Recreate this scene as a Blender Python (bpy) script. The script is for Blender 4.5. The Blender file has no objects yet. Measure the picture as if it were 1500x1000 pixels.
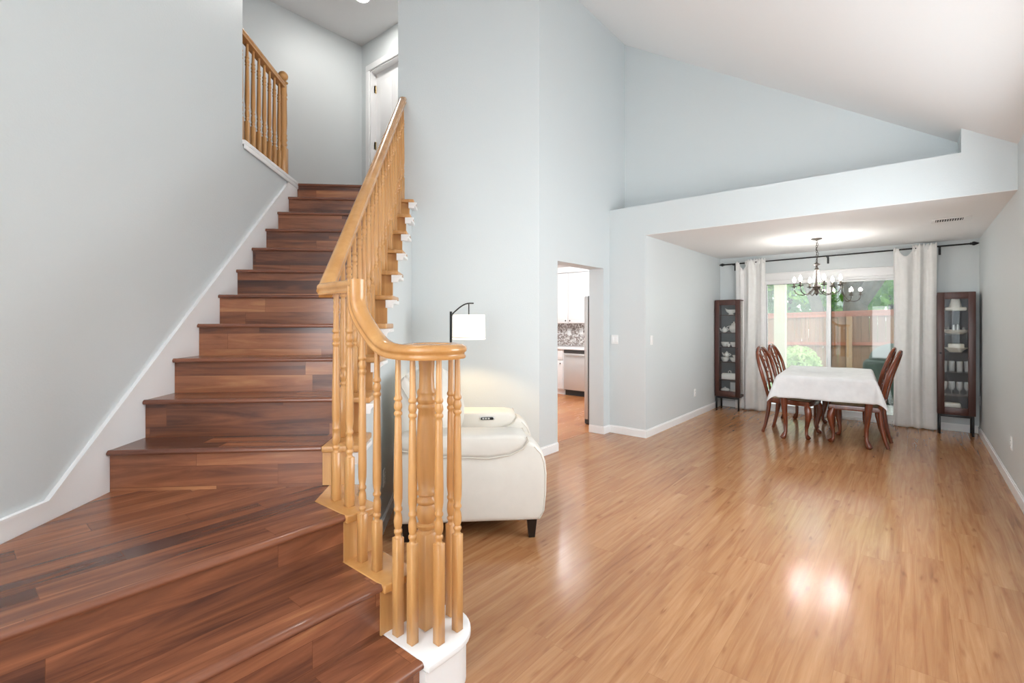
import bpy, bmesh, math, random
from mathutils import Vector, Matrix
random.seed(7)
SC = bpy.context.scene
COL = SC.collection
PI = math.pi
# ------------------------------------------------------------------ camera
cam_d = bpy.data.cameras.new('camera'); cam = bpy.data.objects.new('camera', cam_d); COL.objects.link(cam)
cam.location = (0, 0, 1.405); cam.rotation_euler = (PI/2, 0, math.radians(40))
cam_d.sensor_width = 36; cam_d.lens = 702/1500*36; cam_d.shift_y = -29.7/1500; cam_d.clip_start = .02
SC.camera = cam
# ------------------------------------------------------------------ world, exposure
W = bpy.data.worlds.new('sky'); SC.world = W; W.use_nodes = True
wn = W.node_tree.nodes; wl = W.node_tree.links
bg = wn['Background']; bg.inputs['Color'].default_value = (.93, .97, 1, 1); bg.inputs['Strength'].default_value = 4.0
SC.view_settings.view_transform = 'Standard'; SC.view_settings.look = 'None'
SC.view_settings.exposure = 0.37; SC.view_settings.gamma = 1; SC.view_settings.use_curve_mapping = False
SC.cycles.max_bounces = 14; SC.cycles.diffuse_bounces = 8; SC.cycles.transparent_max_bounces = 24
SC.cycles.sample_clamp_indirect = 6
# ------------------------------------------------------------------ lights that fill the rooms
def light(name, kind, loc, energy, color=(1, 1, 1), rot=(0, 0, 0), size=1, size_y=None, parent=None, portal=False, radius=.05):
    d = bpy.data.lights.new(name, kind); d.energy = energy; d.color = color
    if kind == 'AREA':
        d.shape = 'RECTANGLE'; d.size = size; d.size_y = size_y or size
        if portal: d.cycles.is_portal = True
    else: d.shadow_soft_size = radius
    o = bpy.data.objects.new(name, d); COL.objects.link(o); o.location = loc; o.rotation_euler = rot
    if parent: o.parent = parent
    return o
# daylight through the front-door glass; unseen side, front and foyer lamps added as fill
DAY = (.90, .96, 1)
light('living_fill_light', 'AREA', (.80, 3.55, 1.65), 42, DAY, (PI/2, 0, PI/2), 2.2, 1.5)  # added lamp in the right wall, brightens the living room side
light('front_door_daylight', 'AREA', (-.85, -3.66, 1.05), 2.5, DAY, (PI/2, 0, 0), .46, 1.7)
light('front_fill_light', 'AREA', (.13, -3.66, 1.5), 40, DAY, (PI/2, 0, 0), .82, 1.75)  # added lamp behind the camera, brightens the dining end
light('foyer_fill_light', 'AREA', (-2.06, -2.0, 2.9), 165, DAY, (PI/2, 0, -PI/2), 1.8, 2.0)  # added lamp at the foyer wall, general fill
light('patio_door_portal', 'AREA', (-.97, 8.52, 1.05), 1, (1, 1, 1), (-PI/2, 0, 0), 1.75, 2.0, portal=True)
# ------------------------------------------------------------------ node helpers
def mat(name, color=(.8, .8, .8), rough=.5, metal=0, spec=.5, trans=0, emit=None, es=0, alpha=1, coat=0):
    m = bpy.data.materials.new(name); m.use_nodes = True
    b = m.node_tree.nodes['Principled BSDF']
    b.inputs['Base Color'].default_value = (*color, 1); b.inputs['Roughness'].default_value = rough
    b.inputs['Metallic'].default_value = metal; b.inputs['Specular IOR Level'].default_value = spec
    b.inputs['Transmission Weight'].default_value = trans; b.inputs['Alpha'].default_value = alpha
    b.inputs['Coat Weight'].default_value = coat; b.inputs['Coat Roughness'].default_value = .1
    if emit: b.inputs['Emission Color'].default_value = (*emit, 1); b.inputs['Emission Strength'].default_value = es
    return m
def nd(m, t, **k):
    n = m.node_tree.nodes.new(t)
    for a, v in k.items():
        if a.startswith('i_'):
            key = a[2:]; key = int(key) if key.isdigit() else key.replace('_', ' ')
            n.inputs[key].default_value = v
        else: setattr(n, a, v)
    return n
def lk(m, a, b): m.node_tree.links.new(a, b)
def bsdf(m): return m.node_tree.nodes['Principled BSDF']
def bump(m, height, strength, dist=.01):
    b = nd(m, 'ShaderNodeBump'); b.inputs['Strength'].default_value = strength; b.inputs['Distance'].default_value = dist
    lk(m, height, b.inputs['Height']); lk(m, b.outputs[0], bsdf(m).inputs['Normal'])
def ramp(m, fac, stops):
    r = nd(m, 'ShaderNodeValToRGB'); e = r.color_ramp.elements
    while len(e) < len(stops): e.new(.5)
    for i, (p, c) in enumerate(stops): e[i].position = p; e[i].color = (*c, 1)
    lk(m, fac, r.inputs[0]); return r
def srgb(r, g, b):
    f = lambda c: (c/255/12.92) if c/255 <= .04045 else ((c/255+.055)/1.055)**2.4
    return (f(r), f(g), f(b))
def paint(name, color, rough=.55, tex=.12, scale=120):
    m = mat(name, color, rough); tc = nd(m, 'ShaderNodeTexCoord')
    n = nd(m, 'ShaderNodeTexNoise'); n.inputs['Scale'].default_value = scale; n.inputs['Detail'].default_value = 2
    lk(m, tc.outputs['Object'], n.inputs['Vector']); bump(m, n.outputs[0], tex, .004)
    return m
def planks(name, w, l, stops, rough, along='y', grain=(1, .06), streak=.55, gap=.0015, seed=0, knots=0., gcol=.5, rough_var=.1, gapdark=.5):
    """long boards laid along one axis; every board has its own tone, fine grain runs with it"""
    m = mat(name, (1, 1, 1), rough); tc = nd(m, 'ShaderNodeTexCoord')
    sp = nd(m, 'ShaderNodeSeparateXYZ'); lk(m, tc.outputs['Object'], sp.inputs[0])
    cb = nd(m, 'ShaderNodeCombineXYZ')
    a, b = ('Y', 'X') if along == 'y' else ('X', 'Y')
    # add z to both so that upright faces get boards as well
    az = nd(m, 'ShaderNodeMath', operation='ADD'); lk(m, sp.outputs[b], az.inputs[0]); lk(m, sp.outputs['Z'], az.inputs[1])
    # every row starts at its own place
    dv = nd(m, 'ShaderNodeMath', operation='DIVIDE'); lk(m, az.outputs[0], dv.inputs[0]); dv.inputs[1].default_value = w
    ad = nd(m, 'ShaderNodeMath', operation='ADD'); lk(m, dv.outputs[0], ad.inputs[0]); ad.inputs[1].default_value = 400.+.31*seed
    fl = nd(m, 'ShaderNodeMath', operation='FLOOR'); lk(m, ad.outputs[0], fl.inputs[0])
    wn_ = nd(m, 'ShaderNodeTexWhiteNoise', noise_dimensions='1D'); lk(m, fl.outputs[0], wn_.inputs['W'])
    ma = nd(m, 'ShaderNodeMath', operation='MULTIPLY_ADD'); lk(m, wn_.outputs[0], ma.inputs[0]); ma.inputs[1].default_value = l; lk(m, sp.outputs[a], ma.inputs[2])
    rw = nd(m, 'ShaderNodeMath', operation='MULTIPLY'); lk(m, ad.outputs[0], rw.inputs[0]); rw.inputs[1].default_value = w
    lk(m, ma.outputs[0], cb.inputs[0]); lk(m, rw.outputs[0], cb.inputs[1])
    add = nd(m, 'ShaderNodeVectorMath', operation='ADD'); lk(m, cb.outputs[0], add.inputs[0]); add.inputs[1].default_value = (seed*3.71+20, 0, 0)
    br = nd(m, 'ShaderNodeTexBrick'); lk(m, add.outputs[0], br.inputs['Vector'])
    br.offset = 0; br.offset_frequency = 2
    br.inputs['Scale'].default_value = 1; br.inputs['Brick Width'].default_value = l; br.inputs['Row Height'].default_value = w
    br.inputs['Mortar Size'].default_value = gap; br.inputs['Mortar Smooth'].default_value = .3; br.inputs['Bias'].default_value = 0
    br.inputs['Color1'].default_value = (0, 0, 0, 1); br.inputs['Color2'].default_value = (1, 1, 1, 1); br.inputs['Mortar'].default_value = (.5, .5, .5, 1)
    # shift the grain for every board
    off = nd(m, 'ShaderNodeVectorMath', operation='SCALE'); lk(m, br.outputs['Color'], off.inputs[0]); off.inputs['Scale'].default_value = 37.
    a2 = nd(m, 'ShaderNodeVectorMath', operation='ADD'); lk(m, add.outputs[0], a2.inputs[0]); lk(m, off.outputs[0], a2.inputs[1])
    mp = nd(m, 'ShaderNodeMapping'); mp.inputs['Scale'].default_value = (grain[1], grain[0], 1); lk(m, a2.outputs[0], mp.inputs[0])
    n1 = nd(m, 'ShaderNodeTexNoise'); n1.inputs['Scale'].default_value = 26; n1.inputs['Detail'].default_value = 5; n1.inputs['Roughness'].default_value = .62; n1.inputs['Distortion'].default_value = .9
    lk(m, mp.outputs[0], n1.inputs['Vector'])
    mx = nd(m, 'ShaderNodeMix'); mx.inputs['Factor'].default_value = streak; lk(m, br.outputs['Color'], mx.inputs[2]); lk(m, n1.outputs[0], mx.inputs[3])
    # Mix node defaults to float: use the float sockets
    r = ramp(m, mx.outputs[0], stops)
    col = r.outputs[0]
    if knots:
        # scattered small knots, drawn out along the grain, with a ragged rim
        mp2 = nd(m, 'ShaderNodeMapping'); mp2.inputs['Scale'].default_value = (1.5, 5.5, 1); lk(m, a2.outputs[0], mp2.inputs[0])
        dn = nd(m, 'ShaderNodeVectorMath', operation='MULTIPLY_ADD'); lk(m, n1.outputs['Color'], dn.inputs[0]); dn.inputs[1].default_value = (.22, .22, 0); lk(m, mp2.outputs[0], dn.inputs[2])
        n2 = nd(m, 'ShaderNodeTexVoronoi', voronoi_dimensions='2D'); n2.inputs['Scale'].default_value = 1.9; lk(m, dn.outputs[0], n2.inputs['Vector'])
        r2 = ramp(m, n2.outputs['Distance'], [(.0, (1, 1, 1)), (.045, (.8, .8, .8)), (.11, (.18, .18, .18)), (.20, (0, 0, 0))])
        m2 = nd(m, 'ShaderNodeMix', data_type='RGBA', blend_type='MULTIPLY')
        sx = nd(m, 'ShaderNodeSeparateColor'); lk(m, n2.outputs['Color'], sx.inputs[0])
        pick = nd(m, 'ShaderNodeMath', operation='MULTIPLY'); lk(m, sx.outputs[0], pick.inputs[0]); pick.inputs[1].default_value = knots
        pw = nd(m, 'ShaderNodeMath', operation='POWER'); lk(m, pick.outputs[0], pw.inputs[0]); pw.inputs[1].default_value = 2.2
        sc = nd(m, 'ShaderNodeMath', operation='MULTIPLY'); lk(m, r2.outputs[0], sc.inputs[0]); lk(m, pw.outputs[0], sc.inputs[1])
        lk(m, sc.outputs[0], m2.inputs['Factor']); lk(m, col, m2.inputs[6]); m2.inputs[7].default_value = (.42, .27, .17, 1); col = m2.outputs[2]
    m3 = nd(m, 'ShaderNodeMix', data_type='RGBA', blend_type='MULTIPLY')
    gs = nd(m, 'ShaderNodeMath', operation='MULTIPLY'); lk(m, br.outputs['Fac'], gs.inputs[0]); gs.inputs[1].default_value = gapdark
    lk(m, gs.outputs[0], m3.inputs['Factor']); lk(m, col, m3.inputs[6]); m3.inputs[7].default_value = (.25, .17, .12, 1)
    lk(m, m3.outputs[2], bsdf(m).inputs['Base Color'])
    rr = nd(m, 'ShaderNodeMath', operation='MULTIPLY_ADD'); lk(m, n1.outputs[0], rr.inputs[0]); rr.inputs[1].default_value = rough_var; rr.inputs[2].default_value = rough-rough_var/2
    lk(m, rr.outputs[0], bsdf(m).inputs['Roughness'])
    return m
def wood(name, dark, light_, rough=.35, scale=14, stretch=(1, 1, .08), coat=.0):
    m = mat(name, light_, rough, coat=coat); tc = nd(m, 'ShaderNodeTexCoord'); mp = nd(m, 'ShaderNodeMapping'); mp.inputs['Scale'].default_value = stretch
    lk(m, tc.outputs['Object'], mp.inputs[0])
    n = nd(m, 'ShaderNodeTexNoise'); n.inputs['Scale'].default_value = scale; n.inputs['Detail'].default_value = 6; n.inputs['Roughness'].default_value = .6; n.inputs['Distortion'].default_value = .6
    lk(m, mp.outputs[0], n.inputs['Vector']); r = ramp(m, n.outputs[0], [(.3, dark), (.7, light_)])
    lk(m, r.outputs[0], bsdf(m).inputs['Base Color']); return m
def noise_mat(name, c1, c2, rough=.8, scale=5, bumps=0, lo=.35, hi=.65):
    m = mat(name, c1, rough); tc = nd(m, 'ShaderNodeTexCoord'); n = nd(m, 'ShaderNodeTexNoise'); n.inputs['Scale'].default_value = scale; n.inputs['Detail'].default_value = 5
    lk(m, tc.outputs['Object'], n.inputs['Vector']); r = ramp(m, n.outputs[0], [(lo, c1), (hi, c2)]); lk(m, r.outputs[0], bsdf(m).inputs['Base Color'])
    if bumps: bump(m, n.outputs[0], bumps, .01)
    return m
M = {}
M['wall'] = paint('wall_paint', (.62, .662, .672), .42, .25, 90)
M['wall_hall'] = paint('hall_paint', (.64, .675, .68), .5, .15, 90)
M['ceiling'] = paint('ceiling_paint', (.80, .80, .80), .8, .15, 60)
M['white'] = mat('white_trim_paint', (.86, .86, .86), .35)
M['floor'] = planks('honey_laminate', .19, 1.25, [(.20, srgb(126, 80, 50)), (.40, srgb(160, 110, 72)), (.58, srgb(176, 128, 87)), (.85, srgb(196, 150, 108))], .165, 'y', (1.0, .055), .90, .0008, 1, .85, rough_var=0, gapdark=.3)
M['kfloor'] = planks('warm_lit_laminate', .19, 1.25, [(.15, srgb(164, 100, 58)), (.5, srgb(186, 122, 74)), (.85, srgb(200, 140, 90))], .26, 'y', (1, .07), .6, .001, 2)  # same laminate, with the kitchen's warm light put into the colour
DK = [(.22, srgb(64, 42, 38)), (.37, srgb(92, 58, 46)), (.50, srgb(128, 79, 56)), (.64, srgb(154, 99, 70)), (.84, srgb(190, 134, 92))]
M['stair_x'] = planks('dark_walnut_boards', .098, .92, DK, .24, 'x', (.55, .05), .68, .0008, 3, .6, rough_var=.03)
M['stair_y'] = planks('dark_walnut_landing_boards', .098, .92, DK, .24, 'y', (.55, .05), .68, .0008, 6, .6, rough_var=.03)
M['nosing'] = wood('walnut_nosing', srgb(96, 56, 42), srgb(140, 86, 62), .26, 16, (.06, 1, 1), .2)
M['nosing_y'] = wood('walnut_nosing_long', srgb(96, 56, 42), srgb(146, 92, 66), .26, 16, (1, .06, 1), .2)
M['oak'] = wood('golden_oak', srgb(184, 130, 74), srgb(208, 158, 100), .33, 22, (1, 1, .05), .25)
M['oak_rail'] = wood('golden_oak_rail', srgb(180, 124, 66), srgb(206, 154, 94), .25, 12, (.5, .5, .5), .4)
M['leather'] = noise_mat('cream_leather', (.68, .65, .595), (.70, .67, .615), .42, 14, .02)
M['piping'] = mat('leather_piping', (.60, .56, .49), .5)
M['black'] = mat('black_metal', (.012, .012, .013), .4, .3)
M['blackwood'] = mat('black_wood', (.012, .008, .007), .3)
M['bronze'] = mat('bronze_metal', (.09, .075, .065), .38, .8)
M['mahogany'] = wood('mahogany', srgb(80, 34, 18), srgb(132, 64, 34), .24, 18, (1, 1, .12), .4)
M['seat_fabric'] = noise_mat('tan_seat_fabric', srgb(150, 128, 100), srgb(172, 150, 122), .9, 90)
M['cloth'] = noise_mat('white_tablecloth_fabric', (.72, .72, .725), (.78, .78, .785), .85, 12, .12)
M['cabinet'] = wood('espresso_wood', srgb(58, 32, 27), srgb(82, 47, 39), .35, 16, (1, 1, .08))
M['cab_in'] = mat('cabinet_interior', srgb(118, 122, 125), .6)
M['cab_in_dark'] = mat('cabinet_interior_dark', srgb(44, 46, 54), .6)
M['porcelain'] = mat('white_porcelain', (.90, .89, .85), .18)
M['ivory'] = mat('ivory_porcelain', (.86, .82, .72), .22)
M['glassware'] = mat('clear_glassware', (.92, .95, .95), .08, trans=.0, alpha=.26)
M['steel'] = mat('stainless_steel', (.68, .68, .67), .36, .55)
M['steel_dark'] = mat('dark_steel', (.10, .10, .10), .4, .5)
M['bulb'] = mat('lit_bulb', (1, .95, .85), .3, emit=(1, .93, .82), es=28)
M['lamp_disc'] = mat('lit_lamp_lens', (1, 1, 1), .3, emit=(1, .97, .92), es=9)
M['kitchen_lamp'] = mat('lit_kitchen_lens', (1, 1, 1), .3, emit=(1, .97, .93), es=14)
M['crystal'] = mat('crystal', (.9, .92, .95), .05, alpha=.35)
M['cream_post'] = mat('cream_stucco', srgb(168, 162, 138), .8)
M['concrete'] = noise_mat('patio_concrete', (.26, .255, .24), (.33, .32, .30), .9, 6)
M['grass'] = noise_mat('lawn_grass', (.10, .22, .05), (.2, .34, .09), .95, 30)
M['bark'] = noise_mat('tree_bark', (.055, .043, .034), (.115, .09, .07), .95, 9, .6)
M['fence_wood'] = wood('redwood_boards', srgb(104, 74, 58), srgb(152, 115, 92), .85, 3.1, (2.3, 1, .12))
M['fence_post'] = wood('fence_post_wood', srgb(150, 116, 90), srgb(184, 150, 122), .85, 5, (2, 1, .12))
M['fence_rail'] = wood('redwood_rail', srgb(140, 82, 64), srgb(168, 104, 84), .85, 9, (.06, 1, 1))
M['plastic'] = mat('white_plastic', (.85, .85, .84), .35)
M['slot'] = mat('dark_slot', (.03, .03, .03), .6)
M['brass'] = mat('brass', (.65, .47, .2), .3, .9)
M['green_cover'] = noise_mat('dark_green_cover', (.02, .04, .03), (.035, .06, .045), .8, 6)
def leaf_mat(name, a, b, scale=3.):
    m = noise_mat(name, a, b, .6, scale, 0, .38, .62); nt = m.node_tree
    tr = nd(m, 'ShaderNodeBsdfTranslucent'); mixs = nd(m, 'ShaderNodeMixShader'); mixs.inputs[0].default_value = .45
    col = [l.from_socket for l in nt.links if l.to_socket == bsdf(m).inputs['Base Color']][0]
    lk(m, col, tr.inputs[0]); out = nt.nodes['Material Output']
    lk(m, bsdf(m).outputs[0], mixs.inputs[1]); lk(m, tr.outputs[0], mixs.inputs[2]); lk(m, mixs.outputs[0], out.inputs[0]); return m
M['leaf'] = leaf_mat('green_leaves', (.16, .42, .06), (.40, .70, .15), 1.2)
M['leaf_cool'] = leaf_mat('cool_green_leaves', (.16, .40, .17), (.42, .66, .36), 1.2)
M['leaf_bush'] = leaf_mat('pale_bush_leaves', (.26, .42, .12), (.52, .64, .28), 4.)
def pane_mat(name, tint, refl, haze=0., hazecol=(.9, .92, .95)):
    m = bpy.data.materials.new(name); m.use_nodes = True; nt = m.node_tree; nt.nodes.clear()
    out = nt.nodes.new('ShaderNodeOutputMaterial'); t = nt.nodes.new('ShaderNodeBsdfTransparent'); t.inputs[0].default_value = (*tint, 1)
    g = nt.nodes.new('ShaderNodeBsdfGlossy'); g.inputs['Roughness'].default_value = .012; g.inputs[0].default_value = (1, 1, 1, 1)
    fr = nt.nodes.new('ShaderNodeFresnel'); fr.inputs[0].default_value = 1.45
    mu = nt.nodes.new('ShaderNodeMath'); mu.operation = 'MULTIPLY'; mu.inputs[1].default_value = refl; nt.links.new(fr.outputs[0], mu.inputs[0])
    mx = nt.nodes.new('ShaderNodeMixShader'); nt.links.new(mu.outputs[0], mx.inputs[0]); nt.links.new(t.outputs[0], mx.inputs[1]); nt.links.new(g.outputs[0], mx.inputs[2])
    last = mx
    if haze:
        d = nt.nodes.new('ShaderNodeBsdfTranslucent'); d.inputs[0].default_value = (*hazecol, 1)
        m2 = nt.nodes.new('ShaderNodeMixShader'); m2.inputs[0].default_value = haze; nt.links.new(mx.outputs[0], m2.inputs[1]); nt.links.new(d.outputs[0], m2.inputs[2]); last = m2
    nt.links.new(last.outputs[0], out.inputs[0]); return m
M['pane'] = pane_mat('door_pane', (.68, .70, .68), 1.8)
M['pane_hazy'] = pane_mat('hazy_door_pane', (.93, .95, .95), 1.0, .16)
M['cab_pane'] = pane_mat('cabinet_pane', (.98, .985, .985), .6)
M['cab_pane_side'] = pane_mat('cabinet_side_pane', (.96, .96, .95), .6, .13, (.9, .86, .8))
def shade_mat():
    m = mat('lamp_shade_fabric', (.92, .88, .82), .9, emit=(1, .93, .82), es=.45)
    return m
M['shade'] = shade_mat()
def curtain_mat():
    m = noise_mat('white_curtain_fabric', (.86, .855, .84), (.90, .895, .88), .9, 16, .1); nt = m.node_tree
    tr = nd(m, 'ShaderNodeBsdfTranslucent'); tr.inputs[0].default_value = (.85, .84, .82, 1); mx = nd(m, 'ShaderNodeMixShader'); mx.inputs[0].default_value = .14
    lk(m, bsdf(m).outputs[0], mx.inputs[1]); lk(m, tr.outputs[0], mx.inputs[2]); lk(m, mx.outputs[0], nt.nodes['Material Output'].inputs[0]); return m
M['curtain'] = curtain_mat()
def mosaic_mat():
    m = mat('mosaic_tile', (.6, .58, .56), .25); tc = nd(m, 'ShaderNodeTexCoord'); mp = nd(m, 'ShaderNodeMapping'); mp.inputs['Rotation'].default_value = (PI/2, 0, 0)
    lk(m, tc.outputs['Object'], mp.inputs[0]); v = nd(m, 'ShaderNodeTexVoronoi'); v.inputs['Scale'].default_value = 40; v.distance = 'CHEBYCHEV'; lk(m, mp.outputs[0], v.inputs['Vector'])
    sp = nd(m, 'ShaderNodeSeparateColor'); lk(m, v.outputs['Color'], sp.inputs[0])
    r = ramp(m, sp.outputs[0], [(.0, srgb(120, 106, 100)), (.3, srgb(168, 160, 156)), (.5, srgb(204, 200, 198)), (.75, srgb(232, 230, 226)), (.9, srgb(146, 132, 126))])
    lk(m, r.outputs[0], bsdf(m).inputs['Base Color']); return m
M['mosaic'] = mosaic_mat()
# ------------------------------------------------------------------ mesh builder
class MB:
    def __init__(s): s.bm = bmesh.new()
    def box(s, x0, x1, y0, y1, z0, z1, bev=0, seg=2, rot=None, at=None):
        vs = [s.bm.verts.new(p) for p in ((x0, y0, z0), (x1, y0, z0), (x1, y1, z0), (x0, y1, z0), (x0, y0, z1), (x1, y0, z1), (x1, y1, z1), (x0, y1, z1))]
        fs = [s.bm.faces.new([vs[i] for i in q]) for q in ((3, 2, 1, 0), (4, 5, 6, 7), (0, 1, 5, 4), (1, 2, 6, 5), (2, 3, 7, 6), (3, 0, 4, 7))]
        if bev:
            es = list({e for f in fs for e in f.edges})
            r = bmesh.ops.bevel(s.bm, geom=es, offset=bev, segments=seg, profile=.5, affect='EDGES')
            vs = list({v for f in r['faces'] for v in f.verts} | {v for v in vs if v.is_valid})
        if rot is not None: bmesh.ops.rotate(s.bm, verts=vs, cent=at or (0, 0, 0), matrix=rot)
        return s
    def prism(s, poly, z0, z1, axis='z', bev=0):
        """poly in the plane across the axis; axis x: poly=(y,z), y: (x,z), z: (x,y)"""
        def p(a, b, c): return {'z': (a, b, c), 'x': (c, a, b), 'y': (a, c, b)}[axis]
        A = [s.bm.verts.new(p(a, b, z0)) for a, b in poly]; B = [s.bm.verts.new(p(a, b, z1)) for a, b in poly]; n = len(poly)
        fs = [s.bm.faces.new(A[::-1]), s.bm.faces.new(B)]
        for i in range(n): fs.append(s.bm.faces.new((A[i], A[(i+1) % n], B[(i+1) % n], B[i])))
        bmesh.ops.recalc_face_normals(s.bm, faces=fs)
        if bev:
            bmesh.ops.bevel(s.bm, geom=list({e for f in fs[:2] for e in f.edges}), offset=bev, segments=3, profile=.5, affect='EDGES')
        return s
    def lathe(s, prof, c=(0, 0, 0), seg=16, cap=True):
        rings = []
        for r, z in prof:
            rings.append([s.bm.verts.new((c[0]+r*math.cos(2*PI*k/seg), c[1]+r*math.sin(2*PI*k/seg), c[2]+z)) for k in range(seg)])
        for a, b in zip(rings, rings[1:]):
            for k in range(seg): s.bm.faces.new((a[k], a[(k+1) % seg], b[(k+1) % seg], b[k]))
        if cap: s.bm.faces.new(rings[0][::-1]); s.bm.faces.new(rings[-1])
        return s
    def tube(s, pts, rad, seg=8, cap=True, flat=1.):
        pts = [Vector(p) for p in pts]; n = len(pts); rads = rad if isinstance(rad, (list, tuple)) else [rad]*n
        up = Vector((0, 0, 1)); rings = []; prev = None
        for i, p in enumerate(pts):
            t = (pts[min(i+1, n-1)]-pts[max(i-1, 0)]).normalized()
            if prev is None:
                a = t.cross(up) if abs(t.z) < .95 else t.cross(Vector((0, 1, 0)))
            else: a = prev - t*prev.dot(t)
            a.normalize(); prev = a; b = t.cross(a)
            rings.append([s.bm.verts.new(p+(a*math.cos(2*PI*k/seg)*flat+b*math.sin(2*PI*k/seg))*rads[i]) for k in range(seg)])
        for a, b in zip(rings, rings[1:]):
            for k in range(seg): s.bm.faces.new((a[k], a[(k+1) % seg], b[(k+1) % seg], b[k]))
        if cap: s.bm.faces.new(rings[0][::-1]); s.bm.faces.new(rings[-1])
        return s
    def sweep(s, pts, prof, cap=True, side0=None):
        """prof: closed list of (side, up) offsets"""
        pts = [Vector(p) for p in pts]; n = len(pts); rings = []; prev = Vector(side0) if side0 else None
        for i, p in enumerate(pts):
            t = (pts[min(i+1, n-1)]-pts[max(i-1, 0)]).normalized()
            h = Vector((t.x, t.y, 0))
            if h.length > .25 or prev is None:
                sd = Vector((t.y, -t.x, 0)).normalized()
            else: sd = (prev-t*prev.dot(t)).normalized()
            prev = sd; upv = sd.cross(t)
            rings.append([s.bm.verts.new(p+sd*a+upv*b) for a, b in prof])
        m = len(prof)
        for a, b in zip(rings, rings[1:]):
            for k in range(m): s.bm.faces.new((a[k], a[(k+1) % m], b[(k+1) % m], b[k]))
        if cap: s.bm.faces.new(rings[0][::-1]); s.bm.faces.new(rings[-1])
        return s
    def ball(s, c, r, sx=1, sy=1, sz=1, seg=14):
        g = bmesh.ops.create_uvsphere(s.bm, u_segments=seg, v_segments=max(6, seg//2+1), radius=r)
        for v in g['verts']: v.co = Vector((v.co.x*sx+c[0], v.co.y*sy+c[1], v.co.z*sz+c[2]))
        return s
    def grid(s, fn, nu, nv, closed_u=False):
        V = [[s.bm.verts.new(fn(i/nu, j/nv)) for j in range(nv+1)] for i in range(nu+(0 if closed_u else 1))]
        for i in range(nu):
            a = V[i]; b = V[(i+1) % len(V)]
            for j in range(nv): s.bm.faces.new((a[j], b[j], b[j+1], a[j+1]))
        return s
    def build(s, name, m, parent=None, smooth=50, loc=None, rotz=0, recalc=True):
        bm = s.bm
        if recalc: bmesh.ops.recalc_face_normals(bm, faces=bm.faces[:])
        lim = math.radians(smooth)
        for f in bm.faces: f.smooth = True
        for e in bm.edges:
            if len(e.link_faces) == 2:
                try: e.smooth = e.calc_face_angle() < lim
                except Exception: pass
        me = bpy.data.meshes.new(name); bm.to_mesh(me); bm.free()
        me.materials.append(m if not isinstance(m, str) else M[m])
        o = bpy.data.objects.new(name, me); COL.objects.link(o)
        if parent: o.parent = parent
        if loc: o.location = loc
        if rotz: o.rotation_euler.z = rotz
        return o
def tag(o, label=None, cat=None, group=None, kind=None):
    if label: o['label'] = label
    if cat: o['category'] = cat
    if group: o['group'] = group
    if kind: o['kind'] = kind
    return o
def empty(name, loc=(0, 0, 0), rz=0, label=None, cat=None, group=None):
    o = bpy.data.objects.new(name, None); COL.objects.link(o); o.location = loc; o.rotation_euler.z = rz; o.empty_display_size = .1
    return tag(o, label, cat, group)
def copy_tree(o, parent=None):
    c = o.copy(); COL.objects.link(c)
    if parent: c.parent = parent
    for ch in list(o.children): copy_tree(ch, c)
    return c
def struct(name, b, m, **k):
    o = b.build(name, m, **k); o['kind'] = 'structure'; return o
Q = .70710678
def ST(s, t): return ((-s+t)*Q, (s+t)*Q)          # stair frame (s along the flight, t to its right) -> world
R45 = PI/4                                        # local x = t, local y = s
R = .198; S4 = 2.411; G = .2509; UP = 14*R
# ------------------------------------------------------------------ shell
XD, YS, YK, YB, XR, XK = -2.476, 5.452, 5.873, 8.35, .626, -2.963
def cz(x): return 2.80+.64*(XR-x)                 # sloped ceiling
XC = -3.14; ZC = 5.21
b = MB().box(-2.1, .9, -3.7, 12*0+YB+.2, -.12, 0); b.box(-5.2, -2.1, -.9, YB+.2, -.12, 0)
struct('floor', b, 'floor')
struct('floor_kitchen', MB().box(-7.2, -3.166, 4.0, 8.4, 0, .0015), 'kfloor')
struct('wall_right', MB().box(XR, XR+.14, -3.64, 2.4, 0, 2.95).box(XR, XR+.14, 4.7, YB+.15, 0, 2.95).box(XR, XR+.14, 2.4, 4.7, 0, .9).box(XR, XR+.14, 2.4, 4.7, 2.4, 2.95), 'wall')
b = MB(); b.box(XR-.02, XR, 2.31, 4.79, .82, .90, .004); b.box(XR-.02, XR, 2.31, 4.79, 2.40, 2.48, .004); b.box(XR-.02, XR, 2.31, 2.4, .90, 2.40, .004); b.box(XR-.02, XR, 4.7, 4.79, .90, 2.40, .004); b.box(XR+.05, XR+.09, 3.68, 3.72, .90, 2.40)
struct('fill_window_1', b, 'white')  # unseen window, added for the living room fill lamp
b = MB(); b.box(-.28, .55, -3.60, -3.57, 1.48, 1.52); b.box(-.35, .62, -3.5, -3.48, .52, .60); b.box(-.35, .62, -3.5, -3.48, 2.40, 2.48); b.box(-.35, -.28, -3.5, -3.48, .60, 2.40); b.box(.55, .62, -3.5, -3.48, .60, 2.40)
struct('fill_window_2', b, 'white')  # unseen window, added for the front fill lamp
struct('ceiling', MB().prism([(XR+.14, cz(XR+.14)), (XC, ZC), (-6.1, ZC), (-6.1, ZC+.15), (XC-.1, ZC+.2), (XR+.14, cz(XR+.14)+.2)], -3.7, YK+.13, 'y'), 'ceiling')
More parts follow.
